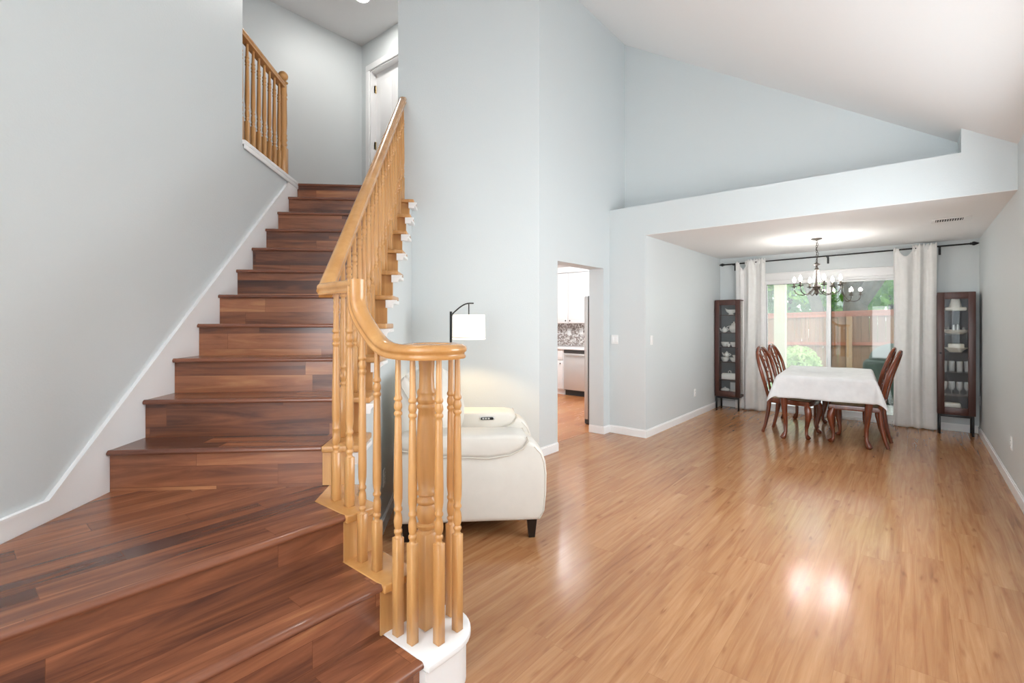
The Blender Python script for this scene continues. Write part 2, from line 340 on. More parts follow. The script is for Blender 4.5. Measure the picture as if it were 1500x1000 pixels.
# left wall along the stairs (local frame x=t, y=s)
b = MB().prism([(.9, 0), (4.90, 0), (4.90, UP-.03), (3.80, UP-.03), (3.80, 5.25), (.9, 5.25)], -1.84, -1.72, 'x')
struct('wall_left', b, 'wall', rotz=R45)
struct('wall_foyer', MB().box(-2.0, -1.85, -3.64, -.56, 0, 1.9).box(-2.0, -1.85, -3.64, -.56, 3.9, 5.25).box(-2.0, -1.85, -3.64, -2.9, 1.9, 3.9).box(-2.0, -1.85, -1.1, -.56, 1.9, 3.9), 'wall')  # opening cut for the added foyer fill lamp
b = MB().box(-2.0, -1.10, -3.64, -3.5, 0, 2.65); b.box(-.60, -.28, -3.64, -3.5, 0, 2.65); b.box(.55, XR+.14, -3.64, -3.5, 0, 2.65); b.box(-.28, .55, -3.64, -3.5, 0, .6); b.box(-.28, .55, -3.64, -3.5, 2.4, 2.65); b.box(-1.1, -.6, -3.64, -3.5, 1.92, 2.65); b.box(-1.1, -.6, -3.64, -3.5, 0, .16)
b.box(-2.0, XR+.14, -3.64, -3.5, 2.65, 2.95); b.prism([(-2.0, 2.95), (XR+.14, 2.95), (-2.0, 4.55)], -3.64, -3.5, 'y')
struct('wall_front', b, 'wall')
# wall facing the stair foot, with the flight passing its left end
struct('wall_middle', MB().box(-.722, .712, 4.902, 5.02, 0, 5.25).box(-.722, .70, 5.02, 5.04, 0, .3), 'wall', rotz=R45)
# kitchen wall with its cased opening
b = MB().box(XK-.203, XK, 3.97, 4.30, 0, 5.15); b.box(XK-.203, XK, 4.30, 5.30, 2.06, 5.15); b.box(XK-.203, XK, 5.30, YS+.12, 0, 2.5); b.box(XK-.203, XK, 5.30, YK, 2.5, 5.15)
struct('wall_kitchen', b, 'wall')
# dining: switch wall, plant-ledge beam, raised end block (one face)
b = MB().prism([(XK, 0), (XD, 0), (XD, 2.445), (XR, 2.445), (XR, cz(XR)+.02), (.30, cz(.30)+.02), (.30, 2.807), (XK, 2.807)], YS, YS+.12, 'y')
b.prism([(XK, 2.445), (XR, 2.445), (XR, cz(XR)+.02), (.30, cz(.30)+.02), (.30, 2.807), (XK, 2.807)], YS+.12, YK+.02, 'y')
struct('wall_ledge', b, 'wall')
struct('wall_upper', MB().box(XK-.2, XR+.14, YK, YK+.13, 2.56, 5.2), 'wall')
struct('wall_dining', MB().box(XD-.12, XD, YS+.12, YB, 0, 2.44), 'wall')
struct('ceiling_dining', MB().box(XD-.12, XR+.05, YK+.021, YB+.15, 2.44, 2.56).box(XD, XR, YS+.002, YK+.021, 2.44, 2.4448), 'ceiling')
DX0, DX1, DZ = -1.86, -.08, 2.05
b = MB().box(XD-.1, DX0, YB, YB+.15, 0, 2.5); b.box(DX1, XR+.1, YB, YB+.15, 0, 2.5); b.box(DX0, DX1, YB, YB+.15, DZ, 2.5)
struct('wall_back', b, 'wall')
# upstairs hall
HX, HY = -5.862, 3.749
poly = [(HX, -.8), (-1.70, -.8), ST(2.0, -1.85), ST(4.97, -1.85), ST(4.97, -.726), ST(5.02, -.722), (-3.36, HY), (HX, HY)]
struct('floor_hall', MB().prism(poly, UP-.14, UP, 'z'), 'stair_x')
struct('wall_hall', MB().box(HX-.12, HX, -.9, HY+.2, UP-.2, 5.25), 'wall_hall')
struct('wall_hall_end', MB().box(HX-.1, -1.9, -.92, -.8, UP-.2, 5.25), 'wall_hall')
b = MB().box(HX-.1, -5.66, HY, HY+.16, UP-.2, 5.25); b.box(-5.66, -4.84, HY, HY+.16, 4.80, 5.25); b.box(-4.84, -3.37, HY, HY+.16, UP-.2, 5.25)
struct('wall_hall_door', b, 'wall_hall')
# kitchen shell
struct('wall_kitchen_back', MB().box(-7.3, XD-.1, 8.2, 8.35, 0, 2.6), 'ceiling')
struct('wall_kitchen_left', MB().box(-7.3, -7.2, 3.9, 8.3, 0, 2.6), 'ceiling')
struct('wall_kitchen_front', MB().box(-7.3, XK-.2, 3.98, 4.08, 0, 2.6), 'ceiling')
struct('ceiling_kitchen', MB().box(-7.3, XK-.2, 3.98, 8.35, 2.46, 2.56).box(XK-.2, XD-.1, YS+.1, 8.35, 2.46, 2.56), 'ceiling')
# ------------------------------------------------------------------ trim
def bboard(name, segs, frame=None, h=.095, th=.014, rz=0):
    b = MB()
    for (x0, y0, x1, y1) in segs:
        d = Vector((x1-x0, y1-y0)).normalized(); n = Vector((d.y, -d.x))     # room lies to the right of the run
        q = [(x0, y0), (x1, y1), (x1+n.x*th, y1+n.y*th), (x0+n.x*th, y0+n.y*th)]
        b.prism(q, 0.001, h-.012); q2 = [(x0, y0), (x1, y1), (x1+n.x*th*.5, y1+n.y*th*.5), (x0+n.x*th*.5, y0+n.y*th*.5)]; b.prism(q2, h-.012, h)
    return struct(name, b, 'white', rotz=rz)
bboard('baseboard_right', [(XR, YB, XR, -3.5)])
bboard('baseboard_dining', [(XD, YS-.014, XD, YB)])
bboard('baseboard_switch', [(XK+.014, YS, XD, YS)])
bboard('baseboard_kitchen', [(XK, 3.95, XK, 4.30), (XK, 5.287, XK, YS), (XK-.2, 5.30, XK, 5.30)])
bboard('baseboard_middle', [(-.58, 4.902, .712, 4.902)], rz=R45)
bboard('baseboard_back', [(XD, YB, DX0-.08, YB), (DX1+.08, YB, XR, YB)])
bboard('baseboard_stairwall', [(-.585, 2.75, -.585, 4.90)], rz=R45)
# skirt board up the left wall
zt = lambda s: .678+.788*(s-2.099)
b = MB().prism([(.92, 3*R), (2.47, 3*R-.02), (4.92, UP-.5), (4.92, UP+.0), (4.70, zt(4.70)), (4.62, zt(4.62)), (2.099, zt(2.099)), (.92, .688)], -1.72, -1.706, 'x')
b.prism([(4.62, zt(4.62)), (2.099, zt(2.099)), (.92, .688), (.92, .676), (2.104, zt(2.099)-.012), (4.62, zt(4.62)-.014)], -1.706, -1.70, 'x')
struct('trim_1', b, 'white', rotz=R45)
# ------------------------------------------------------------------ staircase
stair = empty('staircase', (*ST(2.4, -1.2), 0), 0, 'dark wood staircase with white and oak trimmed ends rising along the left wall', 'staircase')
inv = Matrix.Translation(Vector((*ST(2.4, -1.2), 0))).inverted()
def sp(name, b, m, frame='st', **k):
    o = b.build(name, m, parent=stair, **k)
    o.location = inv.translation; o.rotation_euler.z = R45 if frame == 'st' else 0
    return o
TD, TO, TR = -.725, -.585, -.54      # dark boards end / side wall / oak return edge
for n in range(4, 14):
    s0 = S4+(n-4)*G; z = n*R
    tr = sp('tread', MB().box(-1.705, TD, s0+.03, s0+G+.045, z-.03, z), 'stair_x')
    nb = MB().prism([(s0, z-.016), (s0+.004, z-.021), (s0+.034, z-.021), (s0+.034, z+.001), (s0+.010, z+.0025), (s0+.003, z-.002), (s0-.001, z-.009)], -1.704, TD, 'x')
    o = nb.build('nosing', 'nosing', parent=tr)
    sp('riser', MB().box(-1.705, TD, s0+.024, s0+.045, (n-1)*R, z-.02), 'stair_x')
    ob = MB().box(TD+.001, TO+.045, s0-.004, s0+G+.04, z-.03, z+.003, .008, 3); sp('oak_tread_end', ob, 'oak')
    sp('oak_riser_end', MB().box(TD+.001, TO+.002, s0+.022, s0+.046, (n-1)*R+.003, z-.03), 'oak')
    wb = MB().prism([(TO-.002, z-.031), (TO+.075, z-.031), (TO+.072, z-.043), (TO+.06, z-.05), (TO+.05, z-.062), (TO+.046, z-.085), (TO-.002, z-.085)], s0-.012, s0+.012, 'y')
    wb.box(TO-.002, TO+.055, s0+.012, s0+G, z-.055, z-.031, .004)
    sp('bracket', wb, 'white')
z = UP; s0 = S4+10*G
tr = sp('tread', MB().box(-1.72, TD, s0+.025, s0+.058, z-.03, z+.001), 'stair_x')
MB().prism([(s0, z-.016), (s0+.004, z-.021), (s0+.034, z-.021), (s0+.034, z+.001), (s0+.010, z+.0025), (s0+.003, z-.002), (s0-.001, z-.009)], -1.72, TD+.003, 'x').build('nosing', 'nosing', parent=tr)
sp('riser', MB().box(-1.705, TD, s0+.02, s0+.045, 13*R, z-.02), 'stair_x')
# body under the upper flight: its painted side wall
b = MB().prism([(2.46, 0), (4.90, 0), (4.90, UP-.24)]+[p for n in range(13, 3, -1) for p in ((S4+(n-4)*G+.04+G, n*R-.032), (S4+(n-4)*G+.04, n*R-.032))][:-1]+[(2.46, 4*R-.032)], TD, TO, 'x')
sp('side_wall', b, 'wall')
# landing and lower steps (grid frame)
YR = 1.085; YO = 1.225; N1, N2, N3 = -1.325, -1.55, -1.81
def wl_y(x): return max(-2.432-x, -.55)+.012
corner = ST(2.445, -1.706); c2 = ST(2.445, TD)
la = [(N3-.02, wl_y(N3)), (N3-.02, YR), (-1.98, YR), ST(2.445, TD+.07), corner, (-1.89, wl_y(-1.89)+.03)]
lo = sp('landing', MB().prism(la, 3*R-.03, 3*R), 'stair_y', 'g')
def nose(x0, z, y0, y1, par):
    b = MB().prism([(x0, z-.016), (x0-.004, z-.021), (x0-.034, z-.021), (x0-.034, z+.001), (x0-.010, z+.0025), (x0-.003, z-.002), (x0+.001, z-.009)], y0, y1, 'y')
    return b.build('nosing', 'nosing_y', parent=par)
nose(N3, 3*R, -.56, YR, lo)
sp('riser', MB().box(N3-.045, N3-.024, -.56, YR, 2*R, 3*R-.02), 'stair_y', 'g')
t2 = sp('tread', MB().box(N3-.03, N2-.02, -.56, YR, 2*R-.03, 2*R), 'stair_y', 'g'); nose(N2, 2*R, -.56, YR, t2)
sp('riser', MB().box(N2-.045, N2-.024, -.56, YR, R, 2*R-.02), 'stair_y', 'g')
t1 = sp('tread', MB().box(N2-.03, N1-.02, -.56, YR+.01, R-.03, R), 'stair_y', 'g'); nose(N1, R, -.56, YR+.01, t1)
sp('riser', MB().box(N1-.045, N1-.024, -.56, YR+.01, 0, R-.02), 'stair_y', 'g')
# oak shoes where the balusters stand, oak riser ends, white side panel
sh = [(N3+.012, YR-.004), (N3+.012, YO+.02), (-1.985, YO+.02), ST(2.434, -.535), ST(2.434, TD+.03), (-.985-YR+.004, YR-.004)]
sp('oak_shoe', MB().prism(sh, 3*R-.03, 3*R+.004, bev=.006), 'oak_rail', 'g')
sp('oak_shoe', MB().box(N3-.03, N2+.012, YR-.004, YO+.02, 2*R-.03, 2*R+.004, .006), 'oak_rail', 'g')
sp('oak_riser_end', MB().box(N3-.046, N3-.016, YR, YO, 2*R, 3*R-.03), 'oak', 'g')
sp('oak_riser_end', MB().box(N2-.046, N2-.016, YR, YO, R, 2*R-.03), 'oak', 'g')
b = MB().prism([(-1.32, 0), (-1.60, 0), (-1.60, 2*R-.03), (-1.83, 2*R-.03), (-1.83, 3*R-.03), (-2.02, 3*R-.03), (-2.02, 0)][::-1], YR+.001, YO-.004, 'y')
sp('side_panel', MB().prism([(N2-.05, 0), (N2-.05, 2*R-.031), (N3-.05, 2*R-.031), (N3-.05, 3*R-.031), (-2.0, 3*R-.031), (-2.0, 0)], YR+.001, YO-.004, 'y'), 'white', 'g')
b.bm.free()
# white bullnose starting step under the volute
VC = (-1.462, 1.235); VR = .163
def bull(r): return [(VC[0]+r, YR+.011)]+[(VC[0]+r*math.cos(a), VC[1]+r*math.sin(a)) for a in [PI*k/20 for k in range(21)]]+[(VC[0]-r, YR+.011)]
so = sp('starting_step', MB().prism(bull(VR-.018), 0, R-.03), 'white', 'g')
MB().prism(bull(VR), R-.03, R+.002, bev=.008).build('step_cap', 'white', parent=so)
# ------------------------------------------------------------------ stair railing
rail = empty('stair_railing', (VC[0], VC[1], R), 0, 'golden oak stair railing with coiled volute end and turned balusters beside the stairs', 'railing')
rinv = -Vector((VC[0], VC[1], R))
def rp(name, b, m='oak', par=None, **k):
    o = b.build(name, m, parent=par or rail, **k); o.location = rinv if not par else (0, 0, 0); return o
def baluster_mb(x, y, z0, z1, bh, rz=0, up=.675, k=1.):
    b = MB(); h = .0165*k
    b.box(x-h, x+h, y-h, y+h, z0, z0+bh, .002, 1, rot=Matrix.Rotation(rz, 3, 'Z') if rz else None, at=(x, y, 0))
    zb = z0+bh; L = z1-zb; u = zb+L*up
    pr = [(.0150, 0), (.0120, .006), (.0120, .012), (.0165, .020), (.0165, .026), (.0115, .033), (.0155, .045), (.0170, .062), (.0150, .082), (.0110, .096), (.0165, .104), (.0165, .111), (.0125, .118)]
    prof = [(r*k, zb-z0+d) for r, d in pr]
    Z = lambda d: u-z0+d
    prof += [(.0172*k, zb-z0+.15), (.0178*k, zb-z0+.20), (.0135*k, Z(-.012)), (.0115*k, Z(-.004)), (.0165*k, Z(.003)), (.0165*k, Z(.010)), (.0118*k, Z(.017)), (.0168*k, Z(.030)), (.0158*k, Z(.042)), (.0118*k, Z(.054)), (.0165*k, Z(.060)), (.0165*k, Z(.067)), (.0125*k, Z(.075)), (.0105*k, z1-z0)]
    b.lathe(prof, (x, y, z0), 10); return b
def zr(s): return 1.545+.803*(s-2.30)             # centre line of the upper handrail
TB = -.668
for n in range(4, 14):
    for ds in (.062, .187):
        s = S4+(n-4)*G+ds; x, y = ST(s, TB); z0 = n*R+.003
        if s > 4.86: continue
        rp('baluster', baluster_mb(x, y, z0, zr(s)-.022, .20 if ds < .1 else .26, R45))
for (x, y, n, zt1, bh) in ((-2.005, 1.150, 3, 1.53, .215), (-1.890, 1.148, 3, 1.53, .215), (-1.775, 1.138, 2, 1.47, .20), (-1.664, 1.134, 2, 1.345, .20)):
    rp('baluster', baluster_mb(x, y, n*R+.004, zt1, bh))
for (x, y) in ((-1.520, 1.130), (-1.438, 1.135), (-1.362, 1.198), (-1.367, 1.297), (-1.457, 1.346)):
    rp('baluster', baluster_mb(x, y, R+.003, 1.27, .375, R45*0))
x, y = -1.485, 1.242; b = MB().box(x-.037, x+.037, y-.037, y+.037, R+.002, .575, .004, 1)
pr = [(.036, .575), (.030, .582), (.040, .592), (.040, .602), (.030, .610), (.036, .622), (.041, .645), (.040, .665), (.033, .682), (.040, .690), (.040, .700), (.032, .708), (.031, .716), (.040, .722), (.040, .73), (.033, .738), (.040, .80), (.042, .88), (.036, 1.02), (.033, 1.055), (.0385, 1.062), (.0385, 1.072), (.033, 1.079), (.039, 1.090), (.039, 1.10), (.034, 1.108), (.038, 1.12), (.038, 1.128), (.031, 1.14), (.029, 1.20), (.033, 1.27)]
b.lathe(pr, (x, y, 0), 20); rp('newel_post', b)
PROF = [(-.030, -.027), (.030, -.027), (.032, -.020), (.027, -.013), (.027, -.006), (.034, 0), (.036, .009), (.032, .019), (.02, .027), (0, .030), (-.02, .027), (-.032, .019), (-.036, .009), (-.034, 0), (-.027, -.006), (-.027, -.013), (-.032, -.020)]
# upper handrail
tb = TB-.004
rp('handrail', MB().sweep([(*ST(s, tb), zr(s)) for s in (2.29, 2.6, 3.4, 4.2, 4.90)], PROF), 'oak_rail')
# level turn, gooseneck, easing and volute in one run
lev = [(-2.108, 1.150), (-2.0, 1.142), (-1.90, 1.132), (-1.775, 1.122)]
rp('level_rail', MB().sweep([(x, y, 1.553) for x, y in lev], PROF), 'oak_rail')
g = []
for x, z in ((-1.790, 1.580), (-1.790, 1.52), (-1.788, 1.485), (-1.778, 1.455), (-1.757, 1.425), (-1.727, 1.395), (-1.69, 1.362), (-1.655, 1.335), (-1.615, 1.311), (-1.575, 1.297), (-1.53, 1.290), (-1.49, 1.2885)):
    g.append((x, 1.122, z))
r0 = .113; na = 46
for k in range(1, na+1):
    a = -PI/2+2*PI*1.22*k/na; rr = r0*(1-.52*max(0, (k/na-.45)/.55)); g.append((VC[0]+rr*math.cos(a), VC[1]+rr*math.sin(a), 1.288))
ro = rp('volute_rail', MB().sweep(g, PROF, side0=(0, -1, 0)), 'oak_rail')
MB().lathe([(.05, 1.262), (.06, 1.275), (.06, 1.300), (.04, 1.314), (.0, 1.318)], (*VC, 0), 20, cap=False).build('volute_cap', 'oak_rail', parent=ro)
# upstairs guard railing on the cut-off left wall
g0 = ST(4.2, -1.78)
gr = empty('landing_railing', (*g0, UP), 0, 'oak guard railing with ball topped newel along the upstairs landing edge', 'railing')
def gp(name, b, m='oak'):
    o = b.build(name, m, parent=gr); o.location = (0, 0, -UP); o.rotation_euler.z = R45; o.location = (-g0[0], -g0[1], -UP); return o
gp('cap_board', MB().box(-1.86, -1.70, 3.80, 4.93, UP-.02, UP+.012, .005), 'white')
gp('cap_edge', MB().box(-1.712, -1.700, 3.802, 4.93, UP-.055, UP-.021, .003), 'white')
for k in range(8): gp('baluster', baluster_mb(-1.76, 3.86+k*.106, UP+.012, 3.60, .20, 0, .72))
gp('newel_post', MB().box(-1.797, -1.723, 4.66, 4.734, UP+.012, UP+.27, .004, 1).lathe([(.036, .27), (.03, .28), (.039, .30), (.03, .32), (.039, .345), (.033, .37), (.038, .39), (.032, .40), (.037, .5), (.033, .72), (.039, .735), (.031, .75), (.038, .77), (.034, .80), (.034, .86), (.028, .87), (.045, .885), (.03, .90)], (-1.76, 4.697, UP), 16).ball((-1.76, 4.697, UP+.945), .046))
gp('handrail', MB().sweep([(-1.76, 3.80, 3.625), (-1.76, 4.665, 3.625)], PROF), 'oak_rail')
# ------------------------------------------------------------------ upstairs door, recessed light
dr = tag(MB().box(-5.655, -4.845, HY+.085, HY+.125, UP+.01, 4.795).build('door_1', 'white'), kind='structure')
for (x0, x1, z0, z1) in ((-5.54, -5.30, 2.95, 3.75), (-5.20, -4.96, 2.95, 3.75), (-5.54, -5.30, 3.87, 4.65), (-5.20, -4.96, 3.87, 4.65)):
    MB().box(x0, x1, HY+.079, HY+.087, z0, z1, .003).build('door_panel', 'white', parent=dr)
for z in (3.0, 3.75, 4.52): MB().box(-5.66, -5.645, HY+.05, HY+.09, z, z+.10).tube([(-5.645, HY+.078, z-.005), (-5.645, HY+.078, z+.105)], .007).build('hinge', 'brass', parent=dr)
b = MB()
for (x0, x1, z0, z1) in ((-5.745, -5.66, UP, 4.80), (-4.84, -4.755, UP, 4.80), (-5.745, -4.755, 4.80, 4.885)): b.box(x0, x1, HY-.018, HY, z0, z1, .005, 2)
b.box(-5.66, -5.645, HY, HY+.15, UP, 4.785); b.box(-4.855, -4.84, HY, HY+.15, UP, 4.785); b.box(-5.66, -4.84, HY, HY+.15, 4.785, 4.80)
struct('trim_2', b, 'white')
rl = empty('recessed_light', (-4.98, 3.19, ZC), 0, 'lit round recessed ceiling light above the upstairs hall', 'ceiling light')
MB().lathe([(.075, -.004), (.10, -.006), (.10, 0), (.075, 0)], seg=28, cap=False).build('trim_ring', 'white', parent=rl)
MB().lathe([(.078, -.003), (.078, -.001)], seg=28).build('lens', 'lamp_disc', parent=rl)
light('hall_lamp', 'AREA', (0, 0, -.012), 12, (1, .97, .93), parent=rl, size=.15)
# ------------------------------------------------------------------ recliner
rc = empty('recliner', (*ST(3.55, 0), 0), R45, 'cream leather power recliner behind the stair railing', 'armchair')
def arm(y0, y1, nm_l):
    side = [(-.455, .125), (.452, .125), (.480, .18), (.492, .30), (.494, .42), (.486, .50), (.464, .565), (.42, .615), (.35, .642), (-.40, .655), (-.478, .64), (-.482, .40), (-.475, .14)]
    a = MB().prism(side, y0, y1, 'y', bev=.028).build('armrest', 'leather', parent=rc, smooth=60)
    pad = [(-.46, .60), (-.20, .553), (.12, .535), (.25, .553), (.335, .592), (.372, .64), (.355, .668), (.28, .680), (-.42, .688), (-.47, .66)]
    p = MB().prism(pad, y0-.012, y1+.012, 'y', bev=.026).build('arm_pad', 'leather', parent=a, smooth=60)
    for yy in (y0-.010, y1+.010):
        MB().tube([(-.46, yy, .60), (-.20, yy, .552), (.12, yy, .533), (.25, yy, .551), (.337, yy, .590), (.372, yy, .64), (.36, yy, .668)], .005, 6).build('piping', 'piping', parent=a)
    yy = y0+.004
    MB().tube([(.44, yy, .14), (.468, yy, .18), (.480, yy, .30), (.481, yy, .42), (.473, yy, .495), (.453, yy, .553), (.41, yy, .60)], .004, 6).build('piping', 'piping', parent=a)
    return a
arm(-.50, -.26, 'near'); a2 = arm(.26, .50, 'far')
cp = MB().box(.075, .195, .236, .262, .622, .652, .010, 3).build('control_panel', 'steel', parent=a2)
MB().box(.085, .185, .233, .240, .627, .647, .006, 2).build('control_face', 'black', parent=cp)
for k in range(3): MB().box(.095+.022*k, .110+.022*k, .230, .236, .631, .643, .002, 1).build('button', 'steel', parent=cp)
MB().box(-.40, .455, -.258, .258, .15, .42, .03, 3).build('seat_base', 'leather', parent=rc, smooth=60)
MB().box(-.22, .47, -.250, .250, .40, .545, .05, 4).build('seat_cushion', 'leather', parent=rc, smooth=60)
MB().box(.452, .482, -.245, .245, .16, .44, .014, 3).build('footrest', 'leather', parent=rc, smooth=60)
bk = MB().prism([(-.40, .40), (-.25, .40), (-.30, .70), (-.38, .98), (-.43, 1.045), (-.475, 1.0), (-.495, .93), (-.49, .62)], -.37, .37, 'y', bev=.03).build('backrest', 'leather', parent=rc, smooth=60)
pil = MB().ball((-.245, 0, .81), 1, .20, .33, .285, 28)
for v in pil.bm.verts:                                # flatten the lower half against the lean of the back
    v.co.x += -.16*(v.co.z-.80)
    if v.co.z > .98: v.co.z = .98+(v.co.z-.98)*.9
pil.build('head_pillow', 'leather', parent=bk, smooth=60)
MB().tube([(-.37+.02*math.cos(a)-.16*(.29*math.sin(a)), -.34, .80+.25*math.sin(a)) for a in [PI*(.1+.85*k/14) for k in range(15)]], .005, 6).build('piping', 'piping', parent=bk)
MB().tube([(-.455, -.372, .995), (-.40, -.374, .90), (-.34, -.374, .78), (-.29, -.374, .69)], .005, 6).build('piping', 'piping', parent=bk)
for (x, y) in ((.40, -.44), (.40, .44), (-.40, -.44), (-.40, .44)):
    b = MB(); b.lathe([(.028, 0), (.046, .13)], (x, y, .002), 4); bmesh.ops.rotate(b.bm, verts=b.bm.verts[:], cent=(x, y, 0), matrix=Matrix.Rotation(PI/4, 3, 'Z')); b.build('foot', 'blackwood', parent=rc)
MB().box(-.34, .36, -.22, .22, .07, .15).build('mechanism', 'black', parent=rc)
# ------------------------------------------------------------------ floor lamp behind the recliner
lpx = ST(4.25, -.168)
lp = empty('floor_lamp', (*lpx, 0), R45, 'black arched floor lamp with a white drum shade behind the recliner', 'floor lamp')
MB().lathe([(.0, .002), (.125, .002), (.13, .012), (.12, .022), (.02, .03), (.012, .05)], seg=28, cap=False).build('base', 'black', parent=lp)
MB().tube([(0, 0, .03), (0, 0, 1.49)], .0105, 10).build('pole', 'black', parent=lp)
MB().tube([(0, 0, 1.44)]+[(.02+.18*k/10, 0, 1.475+.088*math.sin(PI/2*min(1, k/8))) for k in range(11)], .006, 8).build('arm', 'black', parent=lp)
sh_ = MB().lathe([(.147, 1.245), (.143, 1.462), (.140, 1.462), (.144, 1.245)], (.157, 0, 0), 36, cap=False)
so = sh_.build('lamp_shade', 'shade', parent=lp)
MB().lathe([(.1475, 1.262), (.1475, 1.267), (.146, 1.267), (.146, 1.262)], (.157, 0, 0), 36, cap=False).build('shade_band', 'piping', parent=so)
MB().tube([(.157, 0, 1.563), (.157, 0, 1.40)], .005, 6).build('socket_stem', 'black', parent=lp)
MB().ball((.157, 0, 1.36), .03, seg=12).build('bulb', 'bulb', parent=lp)
sl_ = light('floor_lamp_bulb', 'SPOT', (.157, 0, 1.31), 17, (1, .68, .32), parent=lp, radius=.04); sl_.data.spot_size = math.radians(128); sl_.data.spot_blend = .35
# ------------------------------------------------------------------ dining chairs
def cabriole(x, y, sx, sy, h, k=1.):
    return MB().tube([(x, y, h), (x+.012*sx*k, y+.010*sy*k, h-.05), (x+.020*sx*k, y+.016*sy*k, h-.11), (x+.008*sx, y+.006*sy, h*.52), (x-.006*sx, y-.004*sy, h*.30), (x-.006*sx, y-.004*sy, h*.13), (x+.012*sx, y+.010*sy, h*.055), (x+.020*sx, y+.016*sy, .022), (x+.012*sx, y+.010*sy, .003)],
                     [.030*k, .040*k, .040*k, .028*k, .019*k, .017*k, .026*k, .030*k, .020*k], 10)
def make_chair():
    r = empty('dining_chair'); tag(r, 'carved dining chair', 'chair', 'dining chairs around the table')
    for sy in (-1, 1):
        cabriole(.215, .215*sy, 1, sy, .40).build('leg', 'mahogany', parent=r)
        MB().tube([(-.215, .165*sy, .44), (-.222, .166*sy, .36), (-.235, .170*sy, .24), (-.262, .176*sy, .10), (-.292, .180*sy, .002)], [.024, .026, .024, .020, .018], 8).build('leg', 'mahogany', parent=r)
    fr = [(.245, -.245), (.265, 0), (.245, .245), (-.215, .19), (-.215, -.19)]
    MB().prism(fr, .385, .445, 'z', bev=.008).build('seat_frame', 'mahogany', parent=r)
    cu = MB()
    def f(u, v):
        x = -.205+.445*u; w = .178+.055*u; y = -w+2*w*v; d = min(1, min(u, 1-u)*6)*min(1, min(v, 1-v)*6); return (x, y, .446+.045*math.sqrt(max(0, d)))
    cu.grid(f, 12, 12); cu.build('seat_cushion', 'seat_fabric', parent=r, smooth=80)
    bx = lambda z: -.222-.20*(z-.44)-.12*max(0, z-.75)     # lean of the back
    out = []
    for k in range(25):
        a = PI*k/24; y = .235*math.cos(a)*(1-.0*k); z = .80+.265*math.sin(a); out.append((bx(z), y, z))
    hoop = [(bx(.43), .175, .43), (bx(.55), .192, .55), (bx(.68), .222, .68)]+out+[(bx(.68), -.222, .68), (bx(.55), -.192, .55), (bx(.43), -.175, .43)]
    bo = MB().tube(hoop, [.021]*len(hoop), 10, flat=1.).build('back_frame', 'mahogany', parent=r)
    MB().tube([(bx(.50), -.18, .50), (bx(.485), 0, .485), (bx(.50), .18, .50)], .018, 8).build('back_rail', 'mahogany', parent=r)
    s = MB()
    def rib(fy, z0, z1, rad=.0085, n=14): s.tube([(bx(z0+(z1-z0)*k/n), fy(k/n), z0+(z1-z0)*k/n) for k in range(n+1)], rad, 6)
    for sg in (-1, 1):
        rib(lambda t: sg*(.035+.03*t+.012*math.sin(PI*2*t)), .49, 1.04, .009)
        rib(lambda t: sg*(.085-.02*math.sin(PI*t)+.03*t), .49, .99, .009)
    for zc, w, h in ((.585, .055, .085), (.715, .072, .095), (.85, .082, .10), (.965, .06, .07)):
        s.tube([(bx(zc+h*math.sin(a)), w*math.cos(a), zc+h*math.sin(a)) for a in [2*PI*k/20 for k in range(21)]], .0085, 8, cap=False)
    s.build('splat', 'mahogany', parent=r)
    return r
ch = make_chair()
spots = [(-1.165, 6.87, math.radians(-7), 'carved mahogany dining chair at the table, left side, nearer the stairs'),
         (-1.19, 7.63, math.radians(-5), 'carved mahogany dining chair at the table, left side, nearer the patio door'),
         (-.50, 6.87, math.radians(177), 'carved mahogany dining chair at the table, right side, front one with seat in view'),
         (-.57, 7.60, math.radians(176), 'carved mahogany dining chair at the table, right side, hidden behind the front chair')]
for i, (x, y, a, lab) in enumerate(spots):
    o = ch if i == 0 else copy_tree(ch)
    o.location = (x, y, 0); o.rotation_euler.z = a; o['label'] = lab
# ------------------------------------------------------------------ table and cloth
TA = math.radians(4.5); TC = (-.845, 7.23)
tb_ = empty('dining_table', (*TC, 0), TA, 'mahogany dining table with curved legs under a white cloth', 'table')
MB().box(-.456, .456, -.764, .764, .725, .758, .01, 3).build('table_top', 'mahogany', parent=tb_)
MB().box(-.41, .41, -.71, .71, .64, .725).build('apron', 'mahogany', parent=tb_)
for sx in (-1, 1):
    for sy in (-1, 1): cabriole(.395*sx, .70*sy, sx, sy, .70, 1.15).build('leg', 'mahogany', parent=tb_)
cl = MB(); HX_, HY_, DR = .462, .77, .265
def fc(u, v):
    a = (u-.5)*2*(HX_+DR); b = (v-.5)*2*(HY_+DR); ex = max(0, abs(a)-HX_); ey = max(0, abs(b)-HY_); sx = 1 if a > 0 else -1; sy = 1 if b > 0 else -1
    x = min(abs(a), HX_)*sx; y = min(abs(b), HY_)*sy; z = .7625
    d = math.hypot(ex, ey)
    if d > 0:
        dx, dy = (ex/d, ey/d); cr = 2*dx*dy
        rip = .014*math.sin(y*9+1.1+z*4)*dx*(d/DR)+(.016*math.sin(x*11+.6)+.006*math.sin(x*27))*dy*(d/DR)
        o_ = (1-math.exp(-d/.02))*.014+.03*d/DR+.065*cr*(d/DR)+rip*(1-cr)
        x += sx*o_*dx; y += sy*o_*dy; z -= max(0, d*(1-.14*cr)-.008)
    z += .0025*math.sin(a*17+b*5)*math.sin(b*11) if d == 0 else 0
    return (x, y, z)
cl.grid(fc, 64, 84)
co = cl.build('tablecloth', 'cloth', smooth=80, loc=(*TC, 0), rotz=TA)
tag(co, 'white cloth draped over the dining table', 'tablecloth')
sm = co.modifiers.new('thickness', 'SOLIDIFY'); sm.thickness = .0025; sm.offset = 1
